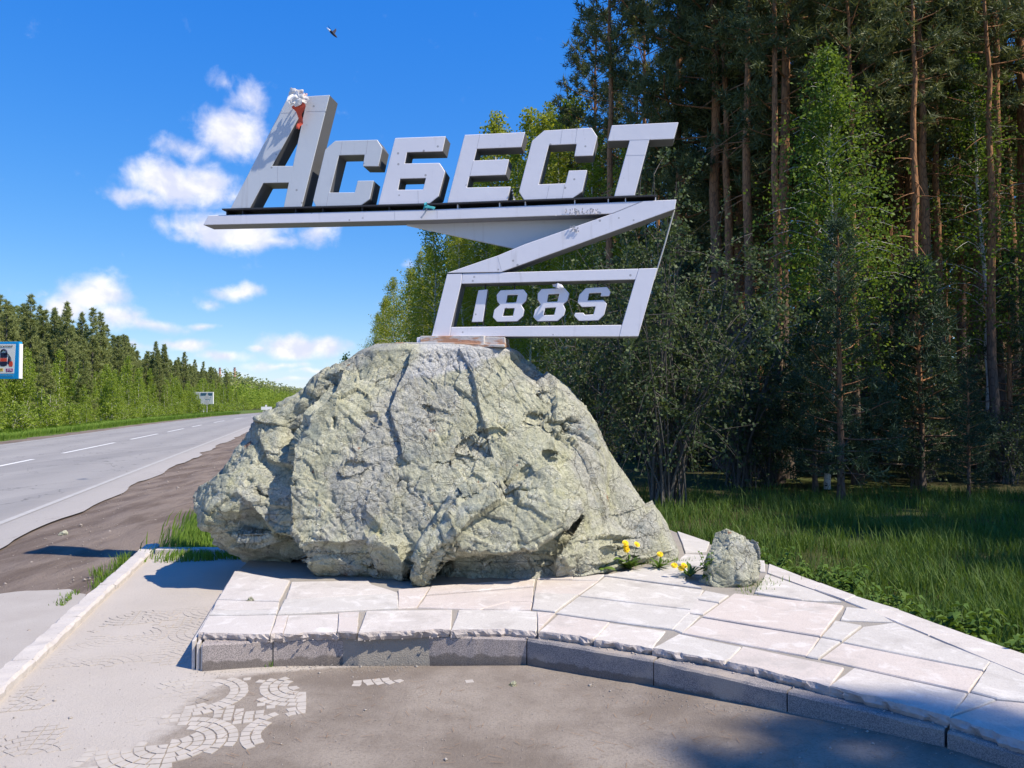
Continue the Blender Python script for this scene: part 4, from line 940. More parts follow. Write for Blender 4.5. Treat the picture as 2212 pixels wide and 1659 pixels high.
tr_ = empty('foil_scrap', tuple(sp(*z3((1195, 590)), -.02))); tag(tr_, 'shiny scrap of foil caught above the second figure eight', 'scrap'); RI = np.array(tr_.location)
cloth('foil', [sp(*z3((1160, 592)), -.02) - RI, sp(*z3((1200, 582)), .0) - RI, sp(*z3((1238, 594)), -.02) - RI], [.012, .02, .012], m_plain('foil_sheet', (.6, .6, .66), .25, .05), tr_, 7, .02)
print('sign', round(time.time() - T0, 1))
# ------------------------------------------------------------------ trees
def cat_tubes(L):
    V, Fq, o = [], [], 0
    for v_, f_ in L: V.append(v_); Fq.append(f_ + o); o += len(v_)
    return np.concatenate(V), np.concatenate(Fq)
def norm(a): return a / (np.linalg.norm(a, axis=-1, keepdims=True) + 1e-9)
def needles(C, Dm, n, ln, wd, r, spread=.9):
    """n thin triangles round every tuft centre C, leaning along Dm"""
    m = len(C); c = np.repeat(C, n, 0); d = norm(np.repeat(Dm, n, 0) * .75 + r.normal(0, spread, (m * n, 3)))
    base = c + r.normal(0, .05, (m * n, 3)); side = norm(np.cross(d, r.normal(0, 1, (m * n, 3))))
    L_ = ln * r.uniform(.6, 1.3, (m * n, 1)); W_ = wd * r.uniform(.7, 1.3, (m * n, 1))
    V = np.stack([base - side * W_, base + side * W_, base + d * L_], 1).reshape(-1, 3)
    rn = np.clip(np.repeat(r.random(m), n) * .6 + r.random(m * n) * .4, 0, 1)
    return V, np.arange(m * n * 3).reshape(-1, 3), rn
def leaves(C, size, r, droop=.3):
    m = len(C); d = norm(r.normal(0, 1, (m, 3)) + np.array([0, 0, -droop])); s = norm(np.cross(d, r.normal(0, 1, (m, 3))))
    L_ = size * r.uniform(.7, 1.35, (m, 1)); W_ = L_ * .38
    V = np.stack([C, C + d * L_ * .5 + s * W_, C + d * L_, C + d * L_ * .5 - s * W_], 1).reshape(-1, 3)
    return V, np.arange(m * 4).reshape(-1, 4), r.random(m)
def make_pine(seed, H, cs, rmax, nb, tufts, nn, ln, wd, young=False, dead=14, needle=None, bark=None):
    r = np.random.default_rng(seed); n = 15
    z = np.linspace(0, 1, n); bend = np.c_[np.cumsum(r.normal(0, .035, n)), np.cumsum(r.normal(0, .035, n))] * (H / 18); bend -= bend[0]
    tp = np.c_[bend, z * H]; r0 = H * (.0080 if not young else .011)
    tr = [tube_arrays(tp, r0 * (1 - z) ** .75 + .012 + r0 * .5 * np.exp(-z * 40), 10)]
    at = lambda zz: np.array([np.interp(zz, tp[:, 2], tp[:, 0]), np.interp(zz, tp[:, 2], tp[:, 1]), zz])
    C, Dm = [], []
    for i in range(nb):
        t = (i + r.uniform(0, 1)) / nb; zz = H * (cs + (1 - cs) * (t if young else t ** .85) * .985); a = i * 2.4 + r.normal(0, .5)
        pr = (1.02 - t) ** .85 if young else (.35 + .65 * min(1, t / .25)) * (1.03 - t) ** .62
        L = rmax * pr * r.uniform(.6, 1.15) + .12; up = (.05 + .55 * t if young else -.15 + .75 * t) + r.normal(0, .12)
        d = np.array([math.cos(a), math.sin(a), up]); d /= np.linalg.norm(d); s = np.linspace(0, 1, 5)[:, None]
        pts = at(zz) + d * s * L + np.array([0, 0, 1]) * (s ** 2) * L * (.18 if not young else .10) + np.cumsum(r.normal(0, .03 * L, (5, 3)), 0) * s
        tr.append(tube_arrays(pts, np.linspace(.010 + .011 * L, .006, 5), 4))
        k = max(2, int(tufts * (L / rmax) + 1)); q = 1 - r.random(k) ** 1.4 * (.75 if young else .62)
        base = np.stack([np.interp(q, s[:, 0], pts[:, j]) for j in range(3)], 1)
        lat = norm(np.cross(d, [0, 0, 1.])); off = lat[None] * (r.normal(0, .26, (k, 1)) * L * (1.15 - q[:, None] * .6)) + np.array([0, 0, 1.]) * r.normal(.04, .10, (k, 1)) * L ** .6
        C.append(base + off); Dm.append(norm(np.tile(d, (k, 1)) * .6 + np.array([0, 0, .55]) + norm(off + 1e-6) * .4))
    for i in range(dead):                                           # bare dead snags below the crown
        zz = H * r.uniform(.12, max(cs, .2)); a = r.uniform(0, 6.28); L = r.uniform(.3, 1.3); d = np.array([math.cos(a), math.sin(a), r.normal(-.05, .2)])
        s = np.linspace(0, 1, 4)[:, None]; tr.append(tube_arrays(at(zz) + d * s * L - np.array([0, 0, .15]) * s ** 2 * L, np.linspace(.016, .004, 4), 3))
    if True:
        k = 10; C.append(np.tile(at(H), (k, 1)) + np.c_[r.normal(0, .12, k), r.normal(0, .12, k), -r.random(k) * .9 * (H / 12)]); Dm.append(np.tile([0, 0, 1.], (k, 1)))
    C, Dm = np.concatenate(C), np.concatenate(Dm)
    V, Fq = cat_tubes(tr); tm = np_mesh('pine_trunk', V, Fq, [bark or M_PBARK], smooth=True)
    V, Fq, rn = needles(C, Dm, nn, ln, wd, r); cm = np_mesh('pine_crown', V, Fq, [needle or M_NEEDLE], rnd=rn)
    return tm, cm
def make_birch(seed, H, cs, rmax, nb, nl, size, m=None, stems=1, lean=.0):
    r = np.random.default_rng(seed); n = 14; tr = []; C = []
    for s_i in range(stems):
        z = np.linspace(0, 1, n); Hs = H * (1 if s_i == 0 else r.uniform(.7, .95)); off = r.normal(0, .10, 2) if s_i else np.zeros(2)
        bend = np.c_[np.cumsum(r.normal(0, .05, n)), np.cumsum(r.normal(0, .05, n))] * (H / 12) + np.outer(z, r.normal(0, lean + .03 * s_i * 6, 2)) * H * .3; bend -= bend[0]
        tp = np.c_[bend + off, z * Hs]; r0 = H * .0068 * (1 if s_i == 0 else .75)
        tr.append(tube_arrays(tp, r0 * (1 - z) ** .8 + .006, 8))
        at = lambda zz: np.array([np.interp(zz, tp[:, 2], tp[:, 0]), np.interp(zz, tp[:, 2], tp[:, 1]), zz])
        nbi = nb // stems
        for i in range(nbi):
            t = (i + r.random()) / nbi; zz = Hs * (cs + (1 - cs) * t * .97); a = i * 2.4 + r.normal(0, .6)
            pr = (.45 + .55 * min(1, t / .3)) * (1.02 - t) ** .7; L = rmax * pr * r.uniform(.55, 1.2) + .1
            d = norm(np.array([math.cos(a), math.sin(a), .75 + .5 * t + r.normal(0, .15)])); s = np.linspace(0, 1, 6)[:, None]
            pts = at(zz) + d * s * L * 1.25 - np.array([0, 0, 1.]) * (s ** 2.4) * L * .65 + np.cumsum(r.normal(0, .02 * L, (6, 3)), 0)
            tr.append(tube_arrays(pts, np.linspace(.004 + .006 * L, .002, 6), 4))
            k = max(3, int(nl / nb * (.25 + pr) * 1.2)); q = 1 - r.random(k) ** 1.3 * .8
            base = np.stack([np.interp(q, s[:, 0], pts[:, j]) for j in range(3)], 1)
            cl_ = r.normal(0, .18 * L + .05, (max(2, k // 9), 3)); C.append(base + cl_[r.integers(0, len(cl_), k)] + r.normal(0, .07, (k, 3)) - np.array([0, 0, 1.]) * np.abs(r.normal(0, .12, (k, 1))))
        k = nl // 40; C.append(np.tile(at(Hs), (k, 1)) + np.c_[r.normal(0, .1, (k, 2)), -r.random(k) * .8])
    V, Fq = cat_tubes(tr); tm = np_mesh('birch_trunk', V, Fq, [M_BBARK], smooth=True)
    V, Fq, rn = leaves(np.concatenate(C), size, r); cm = np_mesh('birch_crown', V, Fq, [m or M_BIRCH], rnd=rn)
    return tm, cm
def make_willow(seed, H, R, stems, nl, size, spread=1.0):
    r = np.random.default_rng(seed); tr = []; C = []
    for i in range(stems):
        a = r.uniform(0, 6.28); L = H * r.uniform(.6, 1.05); o = r.uniform(.15, 1.0) * R * spread; s = np.linspace(0, 1, 9)[:, None]
        d = np.array([math.cos(a), math.sin(a), 0]); pts = np.array([r.normal(0, .12), r.normal(0, .12), 0]) + d * o * s ** 1.3 + np.array([0, 0, 1.]) * L * (s - .30 * s ** 3 * (o / R)) + np.cumsum(r.normal(0, .035, (9, 3)), 0) * s
        tr.append(tube_arrays(pts, np.linspace(.030 if i < 8 else .017, .004, 9), 5))
        for j in range(10):
            q = r.uniform(.22, 1); p = np.array([np.interp(q, s[:, 0], pts[:, k]) for k in range(3)]); dd = norm(r.normal(0, 1, 3) + d * .7 + np.array([0, 0, .5])); l = r.uniform(.3, 1.1)
            s2 = np.linspace(0, 1, 5)[:, None]; tw = p + dd * s2 * l - np.array([0, 0, 1.]) * s2 ** 2 * l * r.uniform(-.1, .6); tr.append(tube_arrays(tw, np.linspace(.008, .002, 5), 3))
            k = max(2, int(nl / stems / 10 * (.3 + q))); qq = r.random(k) ** .7
            C.append(np.stack([np.interp(qq, s2[:, 0], tw[:, m]) for m in range(3)], 1) + r.normal(0, .05, (k, 3)))
    V, Fq = cat_tubes(tr); tm = np_mesh('shrub_stems', V, Fq, [M_WBARK], smooth=True)
    V, Fq, rn = leaves(np.concatenate(C), size, r, -.2); cm = np_mesh('shrub_leaves', V, Fq, [M_WILLOW], rnd=rn)
    return tm, cm

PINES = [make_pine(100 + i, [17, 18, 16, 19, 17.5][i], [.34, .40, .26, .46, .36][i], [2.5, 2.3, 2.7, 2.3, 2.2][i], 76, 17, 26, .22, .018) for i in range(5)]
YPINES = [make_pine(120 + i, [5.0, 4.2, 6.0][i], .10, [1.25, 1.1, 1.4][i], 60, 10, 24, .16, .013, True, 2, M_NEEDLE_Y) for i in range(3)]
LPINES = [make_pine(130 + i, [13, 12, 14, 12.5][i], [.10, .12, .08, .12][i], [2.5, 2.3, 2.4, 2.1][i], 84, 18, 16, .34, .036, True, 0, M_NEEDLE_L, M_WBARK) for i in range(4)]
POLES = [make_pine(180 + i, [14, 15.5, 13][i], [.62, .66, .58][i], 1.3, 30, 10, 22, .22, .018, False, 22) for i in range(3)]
BIRCH = [make_birch(140 + i, [11, 12, 10, 13][i], [.22, .25, .2, .3][i], [2.0, 1.8, 1.9, 1.7][i], 80, 9500, .085) for i in range(4)]
YBIRCH = [make_birch(150 + i, [5.5, 6.2, 4.6, 6.8][i], [.12, .15, .06, .18][i], [1.1, 1.0, 1.15, .9][i], 50, 2600, .125, M_YBIRCH, [1, 2, 3, 1][i], .04) for i in range(4)]
SHRUBS = [make_birch(160 + i, [2.3, 2.8, 2.0][i], .02, [1.1, 1.0, 1.2][i], 40, 1500, .12, M_YBIRCH, 4, .12) for i in range(3)]
print('tree meshes', round(time.time() - T0, 1))
def place(tm, cm, name, tname, cname, loc, rz, sc, label, cat, group):
    o = empty(name, loc, rz, sc); tag(o, label, cat, group)
    link(tname, tm, o); link(cname, cm, o); return o
def edge_x(y): return 5.44 - .262 * y
def pine(x, y, H, k=None, label='tall pine among the crowded trunks of the dark wood', group='pines of the dark wood', rz=None):
    k = int(rng.integers(0, 5)) if k is None else k
    return place(*PINES[k], 'pine_tree', 'trunk', 'crown', (x, y, -.08), rng.uniform(0, 6.28) if rz is None else rz, H / [17, 18, 16, 19, 17.5][k], label, 'pine', group)
def birch(x, y, H, k=None, label='sunlit birch at the edge of the wood behind the sign', group='birches behind the sign'):
    k = int(rng.integers(0, 4)) if k is None else k
    return place(*BIRCH[k], 'birch_tree', 'trunk', 'crown', (x, y, -.08), rng.uniform(0, 6.28), H / [11, 12, 10, 13][k], label, 'birch', group)
def ypine(x, y, H, k=None, label='young dark pine under the tall trees of the wood', group='young pines of the wood'):
    k = int(rng.integers(0, 3)) if k is None else k
    return place(*YPINES[k], 'young_pine', 'trunk', 'crown', (x, y, -.08), rng.uniform(0, 6.28), H / [5.0, 4.2, 6.0][k], label, 'young pine', group)
def at_d(px, d): return (px - CX) / F * d
# measured trees of the right-hand wood
pine(at_d(1472, 22), 22, 19.5, 2, 'dark broad-crowned pine whose bare trunk rises just right of the last letter', None)
pine(at_d(1280, 33), 33, 18.6, 0, 'pale green pine with a pointed top against the sky, above the fifth letter', None)
pine(at_d(1957, 22), 22, 19, 3, 'pine with a sunlit orange trunk, one of the paired trunks', None)
pine(at_d(1925, 24), 24, 20, 1, 'thick pine trunk just left of the sunlit orange one', None)
pine(at_d(1985, 21), 21, 18, 4, 'dark pine trunk just right of the sunlit orange one', None)
for (px, d, H) in [(1697, 17.2, 17), (1860, 18.5, 18), (1620, 24, 19), (1550, 27, 18.5), (2080, 25, 19), (2190, 24, 19), (1400, 30, 18), (1660, 21, 17), (1780, 23, 20), (2120, 22, 20), (2030, 26, 20), (2215, 21, 20), (1590, 21, 17), (1840, 27, 20)]:
    pine(at_d(px, d), d, H)
place(*make_birch(171, 8.7, .26, 1.75, 110, 19000, .062, M_SBIRCH, 1, .05), 'birch_tree', 'trunk', 'crown', (at_d(1785, 15), 15, -.08), .4, 1.0, 'bright green birch with a white trunk standing before the dark pines', 'birch', None)
place(*make_birch(172, 9.5, .30, 1.5, 80, 9000, .062, M_SBIRCH, 1, .05), 'birch_tree', 'trunk', 'crown', (at_d(2130, 17), 17, -.08), 1.4, 1.0, 'slender birch with a crooked white trunk near the picture edge', 'birch', None)
for (px, d, H) in [(1815, 12.9, 4.7), (1760, 14.5, 3.6), (1990, 14.6, 4.4), (1640, 17, 3.8), (2090, 13, 2.4), (1900, 17.5, 4.6), (2180, 17, 5), (1480, 19, 5.2)]:
    ypine(at_d(px, d), d, H)
ysm = make_willow(175, 2.6, 1.0, 16, 2600, .07)
for i, (px, d) in enumerate([(2020, 22), (1900, 25), (2160, 21), (1780, 28), (2100, 27), (1650, 26), (1960, 31), (2200, 26), (1700, 33), (1850, 35), (2060, 35)]):
    place(*ysm, 'undergrowth_shrub', 'stems', 'leaves', (at_d(px, d), d, -.08), i * 1.3, 1.0 + .12 * (i % 4), 'leafy shrub deep between the pine trunks', 'shrub', 'shrubs between the pine trunks')
# birches lit by the sun along the edge, behind the sign
for (px, d, H) in [(930, 38, 11), (985, 34, 10.5), (1040, 37, 14.5), (1095, 33, 13), (1150, 31, 13.5), (1240, 34, 15.5), (1010, 39, 14.5), (1060, 36, 15.5), (1120, 35, 15.2), (1170, 36, 15.8), (1215, 37, 16.4), (985, 45, 15), (1195, 31, 13), (1000, 43, 13), (900, 47, 11), (870, 53, 11), (845, 60, 11.5), (1075, 43, 17), (1185, 40, 16.5), (1120, 47, 15), (960, 55, 13), (1220, 29, 10), (1205, 24, 7.5), (1130, 26, 8), (1060, 27, 7.5), (1270, 26, 11), (1330, 24, 10), (905, 42, 8.5), (825, 68, 11), (805, 80, 11), (830, 74, 12), (880, 64, 13), (915, 50, 12)]:
    birch(at_d(px, d) + .3, d, H)
pine(at_d(1010, 62), 62, 17); pine(at_d(930, 72), 72, 16); pine(at_d(1090, 58), 58, 18); pine(at_d(1160, 55), 55, 19)
for (px, d, H, lb) in [(812, 74, 7.6, 'dark little spruce rising over the left shoulder of the boulder'), (790, 84, 7, 'dark spruce at the far end of the wood, beside the boulder top')]:
    ypine(at_d(px, d), d, H, 2, lb, None)
place(*YBIRCH[2], 'birch_tree', 'trunk', 'crown', (at_d(745, 62), 62, -.08), 2.0, 1.25, 'wispy young birch showing above the left slope of the boulder', 'birch', None)
# willow thicket right behind the boulder
place(*make_willow(181, 5.4, 2.0, 46, 22000, .056, 1.0), 'willow_bush', 'stems', 'leaves', (at_d(1440, 12.2), 12.2, -.08), 0, 1.0, 'big tangled willow bush in the shade right behind the boulder', 'bush', None)
place(*make_willow(182, 4.6, 1.6, 34, 12000, .056, 1.0), 'willow_bush', 'stems', 'leaves', (at_d(1290, 14.5), 14.5, -.08), 1, 1.0, 'lower willow bush half hidden by the boulder and the year frame', 'bush', None)
place(*make_willow(183, 4.2, 1.6, 30, 7000, .07, 1.0), 'willow_bush', 'stems', 'leaves', (at_d(1600, 15.5), 15.5, -.08), 2, 1.0, 'dark willow bush between the big bush and the young pines', 'bush', None)
# random fill of the wood
cnt = 0; tries = 0; pos = []
while cnt < 95 and tries < 6000:
    tries += 1; y = 13 + 75 * rng.random() ** .8; x = edge_x(y) + 1.0 + rng.random() * (y * .70 - edge_x(y) + 6)
    if y < 19: continue
    if y < 26 and x < edge_x(y) + 3.2: continue
    if y >= 26 and x < edge_x(y) + 13: continue
    if any((x - a) ** 2 + (y - b) ** 2 < (1.7 if y < 40 else 2.4) ** 2 for a, b in pos): continue
    pos.append((x, y)); cnt += 1; pine(x, y, rng.uniform(15.5, 20.5))
for i in range(34):
    y = 18 + 50 * rng.random(); x = edge_x(y) + 2.0 + rng.random() * (y * .70 - edge_x(y) + 3); 
    if y > 30 and x < edge_x(y) + 5: birch(x, y, rng.uniform(6, 10))
    else: ypine(x, y, rng.uniform(2.2, 6.0))
pos2 = []; tries = 0
while len(pos2) < 85 and tries < 4000:
    tries += 1; y = 15.5 + 40 * rng.random() ** 1.1; x = edge_x(y) + 3.0 + rng.random() * (y * .69 - edge_x(y) + 1)
    if y > 27 and x < edge_x(y) + 8: continue
    if any((x - a) ** 2 + (y - b) ** 2 < .9 ** 2 for a, b in pos2): continue
    pos2.append((x, y)); k = len(pos2) % 3
    place(*POLES[k], 'slender_pine', 'trunk', 'crown', (x, y, -.08), rng.uniform(0, 6.28), rng.uniform(.8, 1.15), 'slender pole-like young pine crowded between thicker trunks of the wood', 'pine', 'pole pines of the dark wood')
for i in range(26):
    y = rng.uniform(13.6, 24); x = edge_x(y) + 3.4 + rng.random() * (y * .69 - edge_x(y) - 2)
    place(*ysm, 'undergrowth_shrub', 'stems', 'leaves', (x, y, -.08), i * .9, rng.uniform(.45, .85), 'leafy shrub deep between the pine trunks', 'shrub', 'shrubs between the pine trunks')
for i in range(3):
    y = rng.uniform(10, 19); x = y * .72 + 5 + rng.uniform(0, 7); pine(x, y, rng.uniform(15, 18))
# trees of the same wood standing right of the view: they shade meadow and forecourt edge
for i in range(11):
    y = rng.uniform(.5, 9.5); x = 16.6 + .35 * max(0, 2 - y) + rng.uniform(0, 12) - .55 * max(0, y - 5); pine(x, y, rng.uniform(15.5, 19))
for (x, y, H) in [(12.2, -1.62, 15.5), (16.2, 2.4, 16.2), (14.2, 6.0, 14.5), (12.9, 8.2, 15)]: pine(x, y, H)
print('wood', round(time.time() - T0, 1))

# ------------------------------------------------------------------ left-hand wood across the road
def rpz(s, wd): p = rp(s, wd, -.07, False); return (float(p[0]), float(p[1]), -.07)
def hides(loc):
    u_ = CX + F * loc[0] / loc[1]; return (-80 < u_ < 66 and loc[1] < 47) or (434 < u_ < 474 and loc[1] < 118)
n_yb = n_lp = n_sh = 0
for s in np.arange(34, 200, 1.6):
    for row in range(3):
        if rng.random() < (.80 if row < 2 else .6) * (1 if s < 130 else .7) and n_yb < 230:
            k = int(rng.integers(0, 4)); h = rng.uniform(.62, 1.0) * (1.0 if row else .8); n_yb += 1
            wdt = 17.2 + row * 2.3 + rng.normal(0, .7)
            if 40 < s < 62 and wdt < 18.5: wdt += 2.5
            lc = rpz(s + rng.normal(0, .8), wdt)
            if hides(lc): continue
            place(*YBIRCH[k], 'young_birch', 'trunk', 'crown', lc, rng.uniform(0, 6.28), h, 'young bright green birch in the row across the road', 'birch', 'young birches across the road')
for s in np.arange(30, 190, 1.5):
    if rng.random() < .8 and n_sh < 130:
        k = int(rng.integers(0, 3)); n_sh += 1
        lc = rpz(s + rng.normal(0, .6), 15.4 + abs(rng.normal(0, .9)))
        if hides(lc) and lc[1] > 60: continue
        place(*SHRUBS[k], 'roadside_shrub', 'stems', 'leaves', lc, rng.uniform(0, 6.28), rng.uniform(.5, .95), 'low leafy shrub at the foot of the trees across the road', 'shrub', 'shrubs across the road')
for s in np.arange(30, 215, 2.9):
    for row in range(3):
        if rng.random() < .85 and n_lp < 290:
            k = int(rng.integers(0, 4)); n_lp += 1
            place(*LPINES[k], 'roadside_pine', 'trunk', 'crown', rpz(s + rng.normal(0, 1.1), 24.0 + row * 3.6 + rng.normal(0, 1.0)), rng.uniform(0, 6.28), rng.uniform(.80, 1.04) * (.80 + .075 * row) * 1.06 * (1 - .14 * float(sstep(s, 90, 200))), 'dense green pine in the bank of trees across the road', 'pine', 'pines across the road')
for (px, d, s_) in [(180, 60, .42), (95, 50, .40), (345, 95, .5), (1000 * .36, 110, .5)]:
    x = at_d(px, d); place(*LPINES[0], 'roadside_pine', 'trunk', 'crown', (x, d, -.07), 1, s_, 'short pine standing among the young birches across the road', 'pine', 'short pines among the young birches')
# far wood: too far to tell the trees apart
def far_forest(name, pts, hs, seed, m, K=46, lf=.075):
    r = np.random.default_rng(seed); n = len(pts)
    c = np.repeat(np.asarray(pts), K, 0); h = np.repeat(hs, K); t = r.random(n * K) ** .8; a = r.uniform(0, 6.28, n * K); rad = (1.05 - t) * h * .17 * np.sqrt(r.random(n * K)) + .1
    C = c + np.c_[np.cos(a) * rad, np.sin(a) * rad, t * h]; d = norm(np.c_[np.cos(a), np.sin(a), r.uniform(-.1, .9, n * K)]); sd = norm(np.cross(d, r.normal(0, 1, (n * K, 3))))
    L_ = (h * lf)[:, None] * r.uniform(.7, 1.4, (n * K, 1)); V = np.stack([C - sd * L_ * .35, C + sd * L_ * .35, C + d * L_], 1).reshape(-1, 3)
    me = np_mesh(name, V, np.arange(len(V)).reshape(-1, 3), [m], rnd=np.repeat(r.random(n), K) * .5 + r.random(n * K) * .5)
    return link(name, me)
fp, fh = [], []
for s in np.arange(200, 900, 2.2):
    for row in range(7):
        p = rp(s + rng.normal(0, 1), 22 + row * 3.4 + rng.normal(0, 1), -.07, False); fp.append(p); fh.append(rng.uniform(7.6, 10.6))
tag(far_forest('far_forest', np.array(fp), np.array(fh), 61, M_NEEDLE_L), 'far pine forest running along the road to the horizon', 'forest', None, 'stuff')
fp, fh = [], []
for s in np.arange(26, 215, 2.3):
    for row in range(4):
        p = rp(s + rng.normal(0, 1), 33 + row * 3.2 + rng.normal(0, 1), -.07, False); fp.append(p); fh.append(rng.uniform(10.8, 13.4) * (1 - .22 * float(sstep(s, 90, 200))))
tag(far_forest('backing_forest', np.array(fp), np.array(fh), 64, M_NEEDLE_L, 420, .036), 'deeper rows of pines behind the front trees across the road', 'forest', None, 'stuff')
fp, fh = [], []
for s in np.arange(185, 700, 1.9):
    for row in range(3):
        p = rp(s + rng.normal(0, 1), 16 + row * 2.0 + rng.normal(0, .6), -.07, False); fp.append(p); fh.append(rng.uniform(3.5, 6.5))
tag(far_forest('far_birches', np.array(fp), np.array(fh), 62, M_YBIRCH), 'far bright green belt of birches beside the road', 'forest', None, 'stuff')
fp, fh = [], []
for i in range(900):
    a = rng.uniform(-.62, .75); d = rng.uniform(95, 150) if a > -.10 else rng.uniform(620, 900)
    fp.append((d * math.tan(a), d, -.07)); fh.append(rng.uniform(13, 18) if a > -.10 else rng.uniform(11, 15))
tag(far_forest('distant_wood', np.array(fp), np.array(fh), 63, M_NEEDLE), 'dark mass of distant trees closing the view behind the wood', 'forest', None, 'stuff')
print('left wood', n_yb, n_lp, n_sh, round(time.time() - T0, 1))

# ------------------------------------------------------------------ grass
def blades(name, XY, z0, hmin, hmax, wd, m, seed, label, lean=.35, parent=None):
    r = np.random.default_rng(seed); n = len(XY); h = r.uniform(hmin, hmax, n) * (.6 + .8 * np.clip(.5 + .5 * vnoise(np.c_[XY, np.zeros(n)], 1.3, seed), 0, 1)); a = r.uniform(0, 6.28, n); b = a + r.normal(1.57, .5, n)
    ld = np.c_[np.cos(a), np.sin(a)] * (h * lean * r.uniform(.2, 1.6, n))[:, None]; sd = np.c_[np.cos(b), np.sin(b)] * (wd * r.uniform(.6, 1.3, n))[:, None]
    z = np.broadcast_to(z0, (n,)); B = np.c_[XY, z]; S = np.c_[sd, np.zeros(n)]
    mid = B + np.c_[ld * .35, h * .6]; tip = B + np.c_[ld, h]
    V = np.stack([B - S, B + S, mid + S * .8, mid - S * .8, tip], 1).reshape(-1, 3); o = np.arange(n)[:, None] * 5
    me = np_mesh(name, V, [o + np.array([[0, 1, 2, 3]]), o + np.array([[3, 2, 4]])], [m], rnd=np.tile(np.clip(r.random(n) * .7 + .3 * r.random(), 0, 1), 2))
    return tag(link(name, me, parent), label, 'grass', None, 'stuff')
def plat_x(y): return np.interp(y, [3.2, 4.31, 5.82, 6.85, 8.3, 12.5], [3.15, 2.90, 2.54, 2.32, 1.86, .9])
r = np.random.default_rng(71); y = 3.6 + 10.2 * r.random(70000) ** 1.15; x = plat_x(y) + .02 + r.random(70000) ** .9 * (y * .70 - plat_x(y) + .6)
dn = fbm(np.c_[x, y, x * 0], 2.2, 3, 5); kp = dn > r.uniform(-.9, .35, len(x)); x, y = x[kp], y[kp]
x2 = plat_x(y[:1600]) + .1 + r.random(len(y[:1600])) * 6
x, y2 = np.concatenate([x, x2]), np.concatenate([y, y[:1600]])
blades('meadow_grass', np.c_[x, y2], -.03, .05, np.concatenate([np.full(len(y), .22), np.full(1600, .36)]), .0042, M_GRASS, 71, 'shaded long grass between the paving and the wood', .5)
r = np.random.default_rng(72); s_ = r.uniform(8.35, 12.5, 7000); wq = 1.45 - r.random(7000) * 1.0 + .12 * r.normal(0, 1, 7000); p = rp(s_, wq); k = p[:, 1] < 30
blades('verge_grass', p[:, :2], -.04, .10, .26, .007, M_GRASS2, 72, 'bright green tuft of grass at the left foot of the boulder')
r = np.random.default_rng(73); s_ = 12 + 110 * r.random(26000) ** 1.3; p = rp(s_, 12.9 + 3.0 * r.random(26000) ** .8)
blades('roadside_grass', p[:, :2], -.07, .12, .42, .02, M_GRASS2, 73, 'sunlit grass strip along the far side of the road')
r = np.random.default_rng(74); s_ = 7.0 + 1.8 * r.random(420); p = rp(s_, 1.80 + np.abs(r.normal(0, .05, 420)) + .12 * (vnoise(np.c_[s_, s_, s_], 3, 4) > .2)); k = vnoise(np.c_[s_, s_ * 0, s_ * 0], 2.6, 9) > .05
blades('kerb_weeds', p[k][:, :2], -.05, .03, .10, .004, M_GRASS2, 74, 'thin grass growing along the low pale kerb')
# weed plants along the platform edge
def weed_mesh(seed, n, size, H):
    r = np.random.default_rng(seed); V, Fq, rn = [], [], []; st = []
    for k in range(n):
        a = r.uniform(0, 6.28); L = H * r.uniform(.5, 1.1); tip = np.array([math.cos(a) * L * .5, math.sin(a) * L * .5, L]); s = np.linspace(0, 1, 4)[:, None]
        pts = s * tip * np.array([1, 1, 1]) ; st.append(tube_arrays(pts, .0025, 3))
        for q in np.linspace(.3, 1, 5):
            for sg in (0, 3.14):
                b = a + 1.57 + sg + r.normal(0, .4) + q * 4; d = np.array([math.cos(b), math.sin(b), r.uniform(-.3, .25)]); c = tip * q; sd = np.cross(d, [0, 0, 1]); ln = size * (1.2 - .5 * q) * r.uniform(.7, 1.2)
                o = len(V); V += [c, c + d * ln * .45 + sd * ln * .26 + [0, 0, .01], c + d * ln - [0, 0, ln * .25], c + d * ln * .45 - sd * ln * .26 + [0, 0, .01]]; Fq.append([o, o + 1, o + 2, o + 3]); rn.append(r.random())
    sv, sf = cat_tubes(st); return np_mesh('weed_stem', sv, sf, [M_WEED], rnd=np.full(len(sf), .3)), np_mesh('weed_leaf', np.array(V), np.array(Fq), [M_WEED], rnd=rn)
WEEDS = [weed_mesh(200 + i, [7, 9, 6][i], [.09, .075, .10][i], [.22, .26, .18][i]) for i in range(3)]
wr = np.random.default_rng(75)
for i in range(24):
    y = wr.uniform(3.7, 7.2); x = float(plat_x(y)) + .06 + abs(wr.normal(0, .16)); k = i % 3
    place(*WEEDS[k], 'weed_plant', 'stem', 'leaves', (x, y, -.02), wr.uniform(0, 6.28), wr.uniform(.8, 1.3), 'broad-leaved weed growing along the edge of the paving', 'weed', 'weeds along the paving edge')
